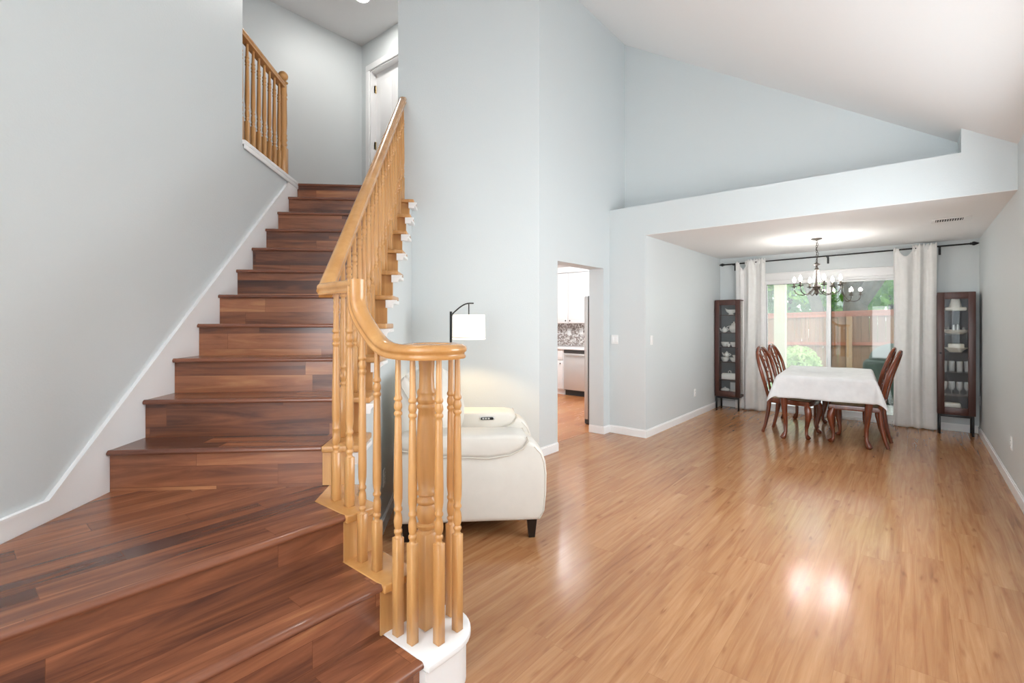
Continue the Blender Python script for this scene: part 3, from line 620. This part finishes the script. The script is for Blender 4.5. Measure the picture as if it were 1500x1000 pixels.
# ------------------------------------------------------------------ chandelier
CX, CY = -.935, 7.05
cd = empty('chandelier', (CX, CY, 2.44), 0, 'bronze six arm chandelier with lit bulbs and crystal drops over the dining table', 'chandelier')
MB().lathe([(.062, 0), (.06, -.012), (.02, -.024), (.008, -.03)], seg=20).build('canopy', 'bronze', parent=cd)
c_ = MB()
for k in range(9):
    z = -.04-.03*k; al = (k % 2)*PI/2
    c_.tube([(.008*math.cos(t)*math.cos(al), .008*math.cos(t)*math.sin(al), z-.021*math.sin(t)) for t in [2*PI*j/10 for j in range(11)]], .0025, 5)
c_.build('chain', 'bronze', parent=cd)
MB().tube([(0, 0, -.028), (.02, 0, -.08), (-.012, .008, -.13), (.022, 0, -.19), (.008, 0, -.25), (0, 0, -.30)], .003, 6).build('cord', 'bronze', parent=cd)
MB().lathe([(.005, -.295), (.02, -.31), (.045, -.325), (.012, -.34), (.012, -.36), (.026, -.385), (.012, -.41), (.009, -.5), (.016, -.56), (.034, -.59), (.05, -.605), (.034, -.63), (.02, -.66), (.028, -.685), (.012, -.70), (.0, -.72)], seg=16, cap=False).build('column', 'bronze', parent=cd)
for k in range(6):
    a = math.radians(40+15+60*k); ca, sa = math.cos(a), math.sin(a)
    P = lambda r, z: (r*ca, r*sa, z)
    am = MB().tube([P(.03, -.61), P(.06, -.655), P(.10, -.69), P(.15, -.705), P(.20, -.697), P(.235, -.67), P(.25, -.63), P(.25, -.60)], .0055, 8).build('arm', 'bronze', parent=cd)
    MB().lathe([(.006, -.602), (.030, -.596), (.034, -.588), (.012, -.585), (.011, -.545), (.011, -.54)], P(.25, 0), 12).build('candle_cup', 'bronze', parent=am)
    MB().lathe([(.007, -.54), (.016, -.525), (.019, -.508), (.013, -.485), (.003, -.465)], P(.25, 0), 12).build('bulb', 'bulb', parent=am)
    light('candle_light', 'POINT', P(.25, -.508), 11, (1, .96, .91), parent=cd, radius=.024)
    b = MB(); b.tube([P(.012, -.36), P(.03, -.44), P(.045, -.53), P(.048, -.60)], .003, 5)
    for q in range(6): t = q/5; b.ball(P(.014+.036*math.sin(t*1.4), -.38-.21*t), .007, seg=6)
    b.build('crystal_strand', 'crystal', parent=am)
    b = MB(); b.ball(P(.25, -.628), .009, 1, 1, 1.7, 6); b.build('crystal_drop', 'crystal', parent=am)
# ------------------------------------------------------------------ patio door
dz = empty('door_2', (-.97, YB, 0)); dz['kind'] = 'structure'
def dp(name, b, m='white'):
    o = b.build(name, m, parent=dz); o.location = (.97, -YB, 0); return o
b = MB(); b.box(DX0-.075, DX0, YB-.02, YB, 0, DZ-.01, .004); b.box(DX1, DX1+.075, YB-.02, YB, 0, DZ-.01, .004); b.box(DX0-.10, DX1+.10, YB-.028, YB, DZ-.015, DZ+.105, .005); b.box(DX0-.12, DX1+.12, YB-.034, YB, DZ+.085, DZ+.105, .004)
dp('casing', b)
b = MB(); b.box(DX0, DX0+.035, YB, YB+.15, 0, DZ); b.box(DX1-.035, DX1, YB, YB+.15, 0, DZ); b.box(DX0+.035, DX1-.035, YB, YB+.15, DZ-.05, DZ); b.box(DX0+.035, DX1-.035, YB, YB+.15, 0, .03)
dp('frame', b)
def sash(x0, x1, y0, y1):
    b = MB(); b.box(x0, x0+.05, y0, y1, .03, DZ-.05, .003); b.box(x1-.05, x1, y0, y1, .03, DZ-.05, .003); b.box(x0+.05, x1-.05, y0, y1, .03, .11); b.box(x0+.05, x1-.05, y0, y1, DZ-.075, DZ-.05); return dp('sash', b)
sash(DX0+.035, -.935, YB+.03, YB+.065); sash(-.995, DX1-.035, YB+.075, YB+.11)
dp('pane', MB().box(DX0+.08, -.985, YB+.046, YB+.050, .11, DZ-.075), 'pane_hazy'); dp('pane', MB().box(-.945, DX1-.08, YB+.09, YB+.094, .11, DZ-.075), 'pane')
b = MB(); b.box(DX0+.078, DX0+.084, YB+.028, YB+.031, .11, DZ-.07); b.box(DX0+.078, -.985, YB+.028, YB+.031, DZ-.078, DZ-.072); b.box(-.938, -.93, YB+.066, YB+.075, .11, DZ-.07); dp('seal', b, 'slot')
# ------------------------------------------------------------------ curtains on their rod
RY = YB-.115
rod = empty('curtain_rod', (-.95, RY, 2.32), 0, 'black metal curtain rod with finials above the patio door', 'curtain rod')
sl = .045/3.0
zr_ = lambda x: 2.325+sl*(x+2.44)
def rdp(n, b): o = b.build(n, 'black', parent=rod); o.location = (.95, -RY, -2.32); return o
rdp('rod', MB().tube([(-2.37, RY, zr_(-2.37)), (.53, RY, zr_(.53))], .0105, 10))
for x, s in ((-2.37, -1), (.53, 1)):
    rdp('finial', MB().tube([(x, RY, zr_(x)), (x+.012*s, RY, zr_(x)), (x+.016*s, RY, zr_(x)), (x+.03*s, RY, zr_(x)), (x+.045*s, RY, zr_(x)), (x+.075*s, RY, zr_(x)), (x+.088*s, RY, zr_(x))], [.012, .016, .013, .025, .024, .010, .002], 12))
for x in (-2.24, -.965, .255):
    rdp('bracket', MB().box(x-.012, x+.012, YB-.012, YB-.001, zr_(x)-.10, zr_(x)+.02, .003).box(x-.008, x+.008, RY-.012, YB-.010, zr_(x)-.02, zr_(x)-.006))
def curtain(x0, x1, nf, lab, seed, split):
    rnd = random.Random(seed); ph = [rnd.uniform(0, 6.3) for _ in range(6)]; b = MB(); n = 120
    def f(u, v):
        x = x0+(x1-x0)*u; zt_ = zr_(x)
        zz = 1-v                                                     # 1 at the top
        top = zt_+.040+.011*math.sin(u*71+ph[0])+.008*math.sin(u*117+ph[1])
        if split > 0 and u < split*1.25: top = zt_-.02-.075*math.sin(PI*min(1, max(0, (u-.14)/(split*1.25-.14))))+(.035 if u < .14 else 0)
        z = .008+(top-.008)*zz
        uu = u+.045*math.sin(u*9+ph[4])+.012*math.sin(zz*4+ph[5]); w = .034*math.sin(uu*nf*6.283+ph[1]+.6*math.sin(3*zz+ph[2]))*(.65+.35*math.sin(u*7+ph[3]))+.006*math.sin(uu*nf*13.1+ph[3]+zz*2)
        if zz > .955: w *= .55
        flare = 1+.10*(1-zz)**2*math.sin(u*3+ph[5]); xs = (x-(x0+x1)/2)*(1-.03*math.sin(PI*zz))+(x0+x1)/2
        return (xs, RY-.018+w*flare*(1.0 if zz < .955 else .9)-(.0 if zz < .9 else .0), z)
    b.grid(f, n, 60)
    o = b.build('curtain', 'curtain', smooth=80); o.modifiers.new('thickness', 'SOLIDIFY').thickness = .003
    tag(o, lab, 'curtain', 'curtains at the patio door')
    b = MB()
    for k in range(7):
        x = x0+(x1-x0)*(.05+.9*k/6); 
        if split > 0 and .12 < (x-x0)/(x1-x0) < split: continue
        b.tube([(x+.004*math.cos(t), RY+.026*math.cos(t), zr_(x)+.0+.030*math.sin(t)) for t in [2*PI*j/12 for j in range(13)]], .008, 6)
    b.build('tie_tops', 'curtain', parent=o)
curtain(-2.20, -1.765, 2.7, 'white curtain left of the patio door beside the cabinet of teapots', 3, .30)
curtain(-.215, .225, 3.0, 'white curtain right of the patio door beside the cabinet of glasses', 8, .36)
# ------------------------------------------------------------------ display cabinets
def cabinet(x0, x1, y0, y1, z0, z1, shelves, lab, inner, side):
    r = empty('display_cabinet', ((x0+x1)/2, (y0+y1)/2, 0), 0, lab, 'cabinet')
    def p(n, b, m, par=None):
        o = b.build(n, m, parent=par or r); o.location = (-(x0+x1)/2, -(y0+y1)/2, 0) if not par else (0, 0, 0); return o
    b = MB(); t = .018
    b.box(x0, x1, y0+.02, y1, z0, z0+.035); b.box(x0, x1, y0+.02, y1, z1-.02, z1, .002)
    b.box(x0, x0+t, y0+.02, y1, z0+.035, z1-.02) if side > 0 else b.box(x1-t, x1, y0+.02, y1, z0+.035, z1-.02)
    xs = (x1-t, x1) if side > 0 else (x0, x0+t)
    b.box(*xs, y0+.02, y0+.045, z0+.035, z1-.02); b.box(*xs, y1-.03, y1, z0+.035, z1-.02)
    p('body', b, 'cabinet')
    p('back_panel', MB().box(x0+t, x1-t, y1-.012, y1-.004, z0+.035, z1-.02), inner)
    p('side_pane', MB().box(xs[0]+.006, xs[1]-.006, y0+.045, y1-.03, z0+.035, z1-.02), 'cab_pane_side')
    fw = .068
    d = MB(); d.box(x0, x0+fw, y0, y0+.02, z0, z1-.004, .002); d.box(x1-fw, x1, y0, y0+.02, z0, z1-.004, .002); d.box(x0+fw, x1-fw, y0, y0+.02, z0, z0+.09, .002); d.box(x0+fw, x1-fw, y0, y0+.02, z1-.085, z1-.004, .002)
    do = p('door', d, 'cabinet')
    p('pane', MB().box(x0+fw, x1-fw, y0+.008, y0+.012, z0+.09, z1-.085), 'cab_pane', do)
    h = p('handle', MB().lathe([(.008, 0), (.006, .01), (.011, .016), (.009, .024), (0, .026)], (0, 0, 0), 10, cap=False), 'black', do)
    h.rotation_euler = (PI/2, 0, 0); h.location = (x1-.03 if side > 0 else x0+.03, y0, (z0+z1)/2)
    for z in shelves: p('shelf', MB().box(x0+t+.001, x1-t-.001, y0+.03, y1-.014, z-.008, z), 'cab_pane_side' if side < 0 else 'cabinet')
    for x in (x0+.012, x1-.034):
        for y in (y0+.01, y1-.032): p('leg', MB().box(x, x+.022, y, y+.022, 0.001, z0, .002, 1), 'black')
    p('stretcher', MB().box(x0+.03, x1-.03, y0+.012, y0+.026, z0-.03, z0, .002), 'black')
    return r
LX0, LX1, LY0, LY1 = -2.462, -2.085, 8.02, 8.318
LS = [1.505, 1.222, .995, .755, .470]; LB = .245
cabinet(LX0, LX1, LY0, LY1, .205, 1.745, LS, 'dark brown glass door cabinet of white teapots in the left corner', 'cab_in', 1)
RX0, RX1, RY0, RY1 = .222, .572, 8.03, 8.328
RS = [1.535, 1.245, 1.02, .775, .485]; RB = .285
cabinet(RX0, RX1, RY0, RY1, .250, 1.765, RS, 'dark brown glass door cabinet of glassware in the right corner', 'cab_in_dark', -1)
# dishes
def dish(name, b, m, loc, lab, cat, group=None, rz=0):
    o = b.build(name, m, smooth=50, loc=loc, rotz=rz); return tag(o, lab, cat, group)
def bowl_p(r, h): return [(.0, .002), (r*.5, .0), (r*.55, .006), (r*.85, h*.45), (r, h), (r*.96, h), (r*.78, h*.45), (r*.4, .012), (0, .012)]
def spout(b, p, r=.010): b.tube(p, [r*1.6, r*1.2, r, r*.8][:len(p)], 8)
def handle_(b, x, z0, z1, d, r=.006): b.tube([(x+d*math.sin(PI*k/8), 0, z0+(z1-z0)*k/8) for k in range(9)], r, 6)
def teapot(k=1.):
    b = MB().lathe([(.0, .0), (.035*k, .0), (.06*k, .03*k), (.068*k, .06*k), (.058*k, .095*k), (.035*k, .115*k), (.04*k, .118*k), (.03*k, .135*k), (.01*k, .142*k), (.012*k, .158*k), (0, .162*k)], seg=20, cap=False)
    spout(b, [(-.055*k, 0, .04*k), (-.085*k, 0, .06*k), (-.10*k, 0, .095*k), (-.115*k, 0, .115*k)]); handle_(b, .055*k, .04*k, .10*k, .045*k); return b
def gravy():
    b = MB().lathe([(0, 0), (.05, 0), (.035, .012), (.03, .02), (.06, .05), (.075, .085), (.07, .085), (.05, .05), (0, .03)], seg=22, cap=False)
    for v in b.bm.verts:
        if v.co.z > .03: v.co.x *= 1.25; v.co.y *= .75
        if v.co.x < -.06: v.co.z += .03*(-(v.co.x+.06)/.035)
    handle_(b, .085, .03, .085, .04); return b
def covered(k=1.):
    b = MB().lathe([(0, 0), (.045*k, 0), (.04*k, .008), (.07*k, .03), (.08*k, .05), (.083*k, .052), (.07*k, .07), (.03*k, .085), (.01*k, .088), (.013*k, .098), (0, .102)], seg=20, cap=False); return b
def plain_bowl(r, h): return MB().lathe(bowl_p(r, h), seg=20, cap=False)
lx = (LX0+LX1)/2; ly = LY0+.14
dish('gravy_boat', gravy(), 'porcelain', (lx+.02, ly, LS[0]), 'white gravy boat on the top shelf of the left cabinet', 'gravy boat')
dish('creamer', teapot(.62), 'porcelain', (lx-.075, ly-.02, LS[1]), 'small white lidded jug left of the teapot on the second shelf', 'jug')
dish('teapot', teapot(1.1), 'porcelain', (lx+.055, ly+.03, LS[1]), 'white teapot on the second shelf of the left cabinet', 'teapot', rz=PI)
dish('bowl', plain_bowl(.065, .075), 'porcelain', (lx-.07, ly, LS[2]), 'white bowl at left on the third shelf of the left cabinet', 'bowl', 'white bowls in the left cabinet')
dish('bowl', plain_bowl(.065, .075), 'porcelain', (lx+.07, ly, LS[2]), 'white bowl at right on the third shelf of the left cabinet', 'bowl', 'white bowls in the left cabinet')
dish('cup', plain_bowl(.03, .05), 'porcelain', (lx, ly-.055, LS[2]), 'tiny cup between two white bowls on the third shelf', 'cup')
dish('bowl', plain_bowl(.067, .068), 'porcelain', (lx-.07, ly, LS[3]), 'white bowl under the low teapot on the fourth shelf', 'bowl', 'white bowls in the left cabinet')
dish('bowl', plain_bowl(.067, .068), 'porcelain', (lx+.07, ly, LS[3]), 'white bowl under the small cup on the fourth shelf', 'bowl', 'white bowls in the left cabinet')
dish('teapot', teapot(.62), 'porcelain', (lx-.05, ly+.02, LS[3]+.069), 'small white teapot resting on a bowl on the fourth shelf', 'teapot')
dish('cup', plain_bowl(.034, .04), 'porcelain', (lx+.075, ly, LS[3]+.069), 'white cup resting on a bowl on the fourth shelf', 'cup')
b = MB().box(-.115, .115, -.06, .06, 0, .085, .012, 3); b.box(-.105, .105, -.052, .052, .085, .10, .006, 2)
b.tube([(-.02, 0, .10), (-.018, 0, .13), (0, 0, .142), (.018, 0, .13), (.02, 0, .10)], .006, 6)
dish('butter_dish', b, 'porcelain', (lx-.0, ly, LS[4]), 'rectangular white covered dish on the fifth shelf', 'covered dish')
dish('covered_bowl', covered(.85), 'porcelain', (lx-.07, ly, LB), 'white covered bowl at left on the bottom of the left cabinet', 'bowl')
dish('bowl', plain_bowl(.06, .06), 'porcelain', (lx+.06, ly, LB), 'white open bowl on the bottom of the left cabinet', 'bowl', 'white bowls in the left cabinet')
dish('card', MB().box(-.075, .075, -.002, .002, 0, .165), 'plastic', (lx+.05, LY1-.035, LB), 'pale upright card behind the bottom dishes of the left cabinet', 'card')
rx = (RX0+RX1)/2; ry = RY0+.14
b = MB().lathe([(0, 0), (.075, 0), (.08, .012), (.072, .03), (.06, .06), (.05, .10), (.042, .15), (.03, .17), (0, .172)], seg=22, cap=False)
b.box(-.10, .10, -.075, .075, 0, .045, .014, 3)
dish('pitcher', b, 'ivory', (rx-.0, ry, RS[0]), 'ivory tapered pitcher on the top shelf of the right cabinet', 'pitcher')
b = MB(); b.lathe([(0, 0), (.07, 0), (.105, .02), (.115, .028), (.11, .03), (0, .012)], seg=26, cap=False)
for q in range(3): b.lathe([(.10, .028+.009*q), (.118, .032+.009*q), (.116, .036+.009*q), (.10, .034+.009*q)], seg=26, cap=False)
dish('serving_bowl', b, 'ivory', (rx, ry, RS[1]), 'low ivory serving dish on the second shelf of the right cabinet', 'dish')
for k, (dx, dy, h) in enumerate(((-.07, .0, .05), (-.015, -.01, .08), (.02, .02, .085), (.075, .0, .05))):
    b = MB().lathe([(0, 0), (.016, 0), (.018, .02), (.015, h*.8), (.010, h), (0, h)], seg=12, cap=False)
    dish('shaker', b, 'steel' if k in (1, 2) else 'glassware', (rx+dx, ry+dy, RS[1]+.0355), ['short glass shaker at the left end of the low dish', 'slim silver shaker left of the middle on the low dish', 'slim silver shaker right of the middle on the low dish', 'short glass shaker at the right end of the low dish'][k], 'shaker', 'shakers on the low dish')
b = MB().lathe([(0, 0), (.06, 0), (.085, .03), (.118, .052), (.112, .056), (.07, .03), (0, .014)], seg=26, cap=False)
dish('serving_bowl', b, 'ivory', (rx, ry, RS[2]), 'ivory wide rimmed bowl on the third shelf of the right cabinet', 'bowl')
dish('loaf_dish', MB().box(-.075, .075, -.045, .045, 0, .075, .012, 3), 'ivory', (rx+.005, ry, RS[2]+.03), 'ivory loaf shaped dish set in the wide rimmed bowl', 'dish')
def tumbler(): return MB().lathe([(0, 0), (.026, 0), (.032, .13), (.0305, .13), (.0245, .008), (0, .008)], seg=16, cap=False)
def goblet(): return MB().lathe([(0, 0), (.030, 0), (.028, .004), (.005, .012), (.005, .05), (.018, .058), (.031, .085), (.033, .12), (.030, .165), (.0288, .165), (.031, .12), (.029, .088), (0, .06)], seg=16, cap=False)
tg = tumbler().build('tumbler', 'glassware', smooth=50); gg = goblet().build('goblet', 'glassware', smooth=50)
pos = ['far left', 'second from left', 'third from left', 'far right']
for k in range(4):
    o = tg if k == 0 else tg.copy()
    if k: COL.objects.link(o)
    o.location = (rx-.108+.072*k, ry-.02+.015*(k % 2), RS[3]); tag(o, 'clear tumbler, %s on the fourth shelf of the right cabinet' % pos[k], 'glass', 'tumblers in the right cabinet')
    o = gg if k == 0 else gg.copy()
    if k: COL.objects.link(o)
    o.location = (rx-.108+.072*k, ry-.02+.015*(k % 2), RS[4]); tag(o, 'clear goblet, %s on the fifth shelf of the right cabinet' % pos[k], 'glass', 'goblets in the right cabinet')
dish('casserole', MB().box(-.09, .07, -.055, .055, 0, .10, .02, 3), 'ivory', (rx-.02, ry, RB), 'ivory square bowl on the bottom of the right cabinet', 'bowl')
# ------------------------------------------------------------------ plates on the walls, air vent
def plate(loc, rz, lab, kind, w=.072, h=.115):
    r = empty('light_switch' if kind == 's' else 'wall_outlet', loc, rz, lab, 'light switch' if kind == 's' else 'outlet')
    MB().box(-w/2, w/2, -.006, 0, -h/2, h/2, .003).build('plate', 'plastic', parent=r)
    if kind == 's':
        n = 2 if w > .09 else 1
        for k in range(n):
            x = (k-(n-1)/2)*.046; MB().box(x-.016, x+.016, -.010, -.005, -.033, .033, .002).build('rocker', 'white', parent=r)
    else:
        for dz_ in (-.021, .021):
            f = MB().box(-.016, .016, -.009, -.005, dz_-.014, dz_+.014, .004).build('socket', 'white', parent=r)
            MB().box(-.008, -.005, -.0095, -.0085, dz_-.004, dz_+.007).box(.005, .008, -.0095, -.0085, dz_-.004, dz_+.007).build('slots', 'slot', parent=f)
    return r
plate((-2.885, YS, 1.175), 0, 'white light switch on the grey wall beside the kitchen opening', 's', .095)
plate((XD, 5.615, 1.172), PI/2, 'white light switch on the dining side wall near its corner', 's')
plate((XD, 7.14, .352), PI/2, 'white outlet low on the left dining wall', 'o')
plate((XR, 5.75, .385), -PI/2, 'white outlet low on the right wall', 'o')
plate((*ST(3.32, -.585), .344), PI/2+PI/4, 'white outlet on the stair side wall behind the recliner', 'o')
plate((XR, 8.26, .42), -PI/2, 'white outlet beside the right cabinet', 'o')
av = empty('air_vent', (.287, 6.58, 2.44), 0, 'white slotted air vent in the dining ceiling', 'air vent')
MB().box(-.15, .15, -.10, .10, -.008, 0, .003).build('frame', 'white', parent=av)
MB().box(-.12, .09, -.07, .07, -.0095, -.007).build('opening', 'slot', parent=av)
for k in range(11):
    x = -.11+.019*k; MB().box(x-.003, x+.003, -.07, .07, -.0115, -.0097).build('louver', 'white', parent=av)
# ------------------------------------------------------------------ kitchen seen through the opening
KB = 8.2
up = empty('upper_cabinet', (-5.16, KB, 1.36), 0, 'white wall cabinet above the mosaic backsplash in the kitchen', 'cabinet')
MB().box(-.72, .52, -.33, -.002, 0, .985).build('body', 'white', parent=up)
for x0, x1, kx in ((-.60, -.006, -.05), (.0, .50, .05)):
    d = MB().box(x0+.004, x1-.004, -.352, -.331, .01, .98, .003); do = d.build('door', 'white', parent=up)
    MB().box(x0+.07, x1-.07, -.356, -.35, .08, .91, .004).build('panel', 'white', parent=do)
    MB().ball((kx-.003, -.366, .055), .013, seg=8).build('knob', 'black', parent=do)
struct('trim_3', MB().box(-5.9, -4.62, KB-.37, KB, 2.35, 2.46), 'white')
uc = empty('upper_cabinet', (-4.26, KB, 1.36), 0, 'white wall cabinet with black hinge beside the refrigerator', 'cabinet')
MB().box(-.36, .30, -.33, -.002, 0, .985).build('body', 'white', parent=uc); do = MB().box(-.355, .29, -.352, -.331, .01, .98, .003).build('door', 'white', parent=uc)
MB().box(-.36, -.345, -.358, -.35, .88, .94).build('hinge', 'black', parent=do)
bsx = tag(MB().box(-5.9, -3.9, KB-.010, KB-.001, .912, 1.358).build('trim_4', 'mosaic'), kind='structure')
plate((-5.36, KB-.011, 1.19), 0, 'white outlet at left on the mosaic backsplash', 'o', .085, .13); plate((-5.07, KB-.011, 1.21), 0, 'white outlet at right on the mosaic backsplash', 'o', .085, .13)
dw = empty('dishwasher', (-4.80, 7.60, 0), 0, 'stainless steel dishwasher under the white kitchen counter', 'dishwasher')
MB().box(-.295, .295, .02, .58, .10, .865).build('body', 'steel_dark', parent=dw); MB().box(-.295, .295, 0, .02, .115, .80, .005).build('door', 'steel', parent=dw)
MB().box(-.295, .295, .001, .02, .805, .862, .003).build('control_strip', 'steel_dark', parent=dw); MB().tube([(-.24, .0, .77), (-.24, -.035, .77), (.24, -.035, .77), (.24, .0, .77)], .010, 8).build('handle', 'steel', parent=dw)
MB().box(-.295, .295, .06, .5, .005, .10).build('toe_kick', 'slot', parent=dw)
bc = empty('base_cabinet', (-5.46, 7.60, 0), 0, 'white kitchen base cabinet left of the dishwasher', 'cabinet')
MB().box(-.36, .355, .02, .58, .10, .868).build('body', 'white', parent=bc); do = MB().box(-.34, .34, 0, .019, .12, .65, .004).build('door', 'white', parent=bc); MB().ball((.29, -.014, .60), .013, seg=8).build('knob', 'black', parent=do)
MB().box(-.34, .34, 0, .019, .67, .85, .004).build('drawer', 'white', parent=bc); MB().box(-.36, .355, .07, .5, .005, .10).build('toe_kick', 'white', parent=bc)
tag(MB().box(-5.84, -3.9, 7.565, KB-.012, .870, .910, .006).build('countertop', 'white'), 'white kitchen countertop over the dishwasher', 'countertop')
fg = empty('refrigerator', (-3.05, 6.1, 0), 0, 'tall stainless refrigerator edge just inside the kitchen opening', 'refrigerator')
MB().box(-.34, .38, -.455, .455, .03, 1.75, .006).build('body', 'steel_dark', parent=fg)
for y0, y1, hy in ((-.455, -.003, -.05), (.003, .455, .05)):
    d = MB().box(-.40, -.342, y0, y1, .07, 1.745, .008).build('door', 'steel', parent=fg); MB().tube([(-.40, hy, .6), (-.45, hy, .62), (-.45, hy, 1.4), (-.40, hy, 1.42)], .011, 8).build('handle', 'steel', parent=d)
MB().box(-.395, -.30, -.45, .45, .012, .068).build('grille', 'steel_dark', parent=fg); MB().box(-.38, -.33, -.44, -.40, .001, .03).box(-.38, -.33, .40, .44, .001, .03).box(.30, .35, -.44, -.40, .001, .03).box(.30, .35, .40, .44, .001, .03).build('foot', 'black', parent=fg)
kl = empty('kitchen_ceiling_light', (-4.35, 6.1, 2.46), 0, 'lit flush ceiling light in the kitchen', 'ceiling light')
MB().lathe([(.20, 0), (.20, -.03), (.0, -.03)], seg=28, cap=False).build('base', 'white', parent=kl); MB().lathe([(.18, -.03), (.17, -.06), (.10, -.085), (0, -.09)], seg=28, cap=False).build('lens', 'kitchen_lamp', parent=kl)
light('kitchen_glow', 'POINT', (0, 0, -.25), 90, (.92, .97, 1), parent=kl, radius=.12)
# ------------------------------------------------------------------ outside the patio door
struct('ground_patio', MB().box(-7, 5, YB+.15, 11.2, -.16, -.02), 'concrete')
struct('ground_lawn', MB().box(-14, 12, 11.2, 30, -.2, -.08), 'grass')
po = tag(MB().box(-2.05, -1.865, 10.22, 10.40, -.02, 3.0).build('patio_post', 'cream_post'), 'cream stucco patio post outside the left door pane', 'post')
fn = empty('fence', (-1.5, 13.0, 0), 0, 'red brown board fence across the back yard', 'fence')
zf = lambda x: .0255*x
b = MB()
for k in range(58):
    x = -4.5+.142*k; z = zf(x+.07); b.prism([(x+.002, z-.05), (x+.138, z-.05), (x+.138, z+1.56), (x+.002, z+1.56)], -.01, .012, 'y')
b.build('board_panel', 'fence_wood', parent=fn)
def frail(n, z0, z1, y0, y1): MB().prism([(-4.5, zf(-4.5)+z0), (3.7, zf(3.7)+z0), (3.7, zf(3.7)+z1), (-4.5, zf(-4.5)+z1)], y0, y1, 'y').build(n, 'fence_rail', parent=fn)
frail('rail', 1.50, 1.59, -.05, -.011); frail('rail', .86, .93, -.06, -.011); frail('rail', .16, .25, -.05, -.011); frail('cap_rail', 1.59, 1.625, -.07, .04)
for x in (-4.4, -2.02, .4): MB().box(x-.05, x+.05, -.09, -.012, -.1, 1.50+zf(x)).build('post', 'fence_post', parent=fn)
def leaves(n, c, rad, size, seed, shell=.45):
    rnd = random.Random(seed); b = MB(); bm = b.bm
    for _ in range(n):
        while True:
            p = Vector((rnd.uniform(-1, 1), rnd.uniform(-1, 1), rnd.uniform(-1, 1)))
            if shell < p.length < 1: break
        q = Vector((p.x*rad[0], p.y*rad[1], p.z*rad[2]))+Vector(c)
        nrm = (p+Vector((rnd.uniform(-1, 1), rnd.uniform(-1, 1), rnd.uniform(-.3, 1)))).normalized()
        a = nrm.orthogonal().normalized(); a = Matrix.Rotation(rnd.uniform(0, 6.28), 3, nrm) @ a; t = nrm.cross(a); s = size*rnd.uniform(.6, 1.3)
        vs = [bm.verts.new(q+a*s), bm.verts.new(q+t*s*.42+nrm*s*.1), bm.verts.new(q-a*s), bm.verts.new(q-t*s*.42+nrm*s*.1)]
        bm.faces.new(vs)
    return b
bu = empty('shrub', (-1.88, 11.6, -.08), 0, 'round pale green shrub in front of the fence', 'shrub')
leaves(2600, (0, 0, .52), (.44, .42, .46), .045, 4, .55).build('foliage', 'leaf_bush', parent=bu, smooth=180, recalc=False)
b = MB()
for k in range(9):
    a = k*.7; b.tube([(0, 0, 0), (.1*math.cos(a), .1*math.sin(a), .25), (.3*math.cos(a), .3*math.sin(a), .6)], [.02, .014, .005], 5)
b.build('stems', 'bark', parent=bu)
tt = empty('oak_tree', (-1.25, 16.2, -.1), 0, 'thick trunked tree behind the fence, seen through the right door pane', 'tree')
MB().tube([(0, 0, 0), (.02, 0, 1.2), (0, 0, 2.3), (-.05, 0, 3.2), (-.3, 0, 4.5)], [.40, .30, .27, .22, .15], 12).build('trunk', 'bark', parent=tt)
for pts, r in (([(0, 0, 1.9), (.45, -.1, 2.6), (.95, -.2, 3.4), (1.4, 0, 4.4)], [.24, .2, .16, .1]), ([(0, 0, 2.2), (-.5, -.1, 2.75), (-1.1, -.2, 3.1), (-1.9, -.1, 3.6)], [.2, .16, .13, .08]), ([(-.75, .2, 1.2), (-.95, .1, 2.1), (-1.35, .0, 3.2)], [.16, .15, .1])):
    MB().tube(pts, r, 10).build('branch', 'bark', parent=tt)
leaves(3600, (.1, 1.2, 3.5), (2.6, 1.4, 1.8), .15, 11, .1).build('foliage', 'leaf', parent=tt, smooth=180, recalc=False)
for i, (x, y, z, rx_, rz_, mt, lab) in enumerate(((-5.6, 18.5, 2.2, 1.7, 2.3, 'leaf_cool', 'cool green tree behind the patio post'), (-3.4, 19.5, 2.6, 1.9, 2.6, 'leaf_cool', 'cool green tree left of the door mullion'), (-4.2, 17.6, 4.2, 1.6, 1.6, 'leaf', 'bright green tree top above the fence in the left door pane'), (-.6, 20.5, 2.9, 2.2, 2.9, 'leaf', 'bright green tree behind the thick trunk'), (2.0, 19.0, 2.6, 2.0, 2.5, 'leaf', 'bright green tree at the right behind the fence'))):
    r = empty('leafy_tree', (x, y, -.1), 0, lab, 'tree', 'trees beyond the fence')
    leaves(3800, (0, 0, z), (rx_*1.15, 1.2, rz_*1.1), .17, 30+i, .3).build('foliage', mt, parent=r, smooth=180, recalc=False)
    MB().tube([(0, 0, 0), (.05, 0, z*.6), (0, 0, z)], [.16, .12, .05], 8).build('trunk', 'bark', parent=r)
gc = empty('covered_grill', (-.27, 10.6, -.02), 0, 'dark green covered grill outside the right door pane', 'grill')
MB().box(-.42, .42, -.28, .28, 0, .75, .06, 3).build('cover', 'green_cover', parent=gc)
MB().ball((0.05, 0, .75), 1, .40, .27, .30, 20).build('hood', 'green_cover', parent=gc)
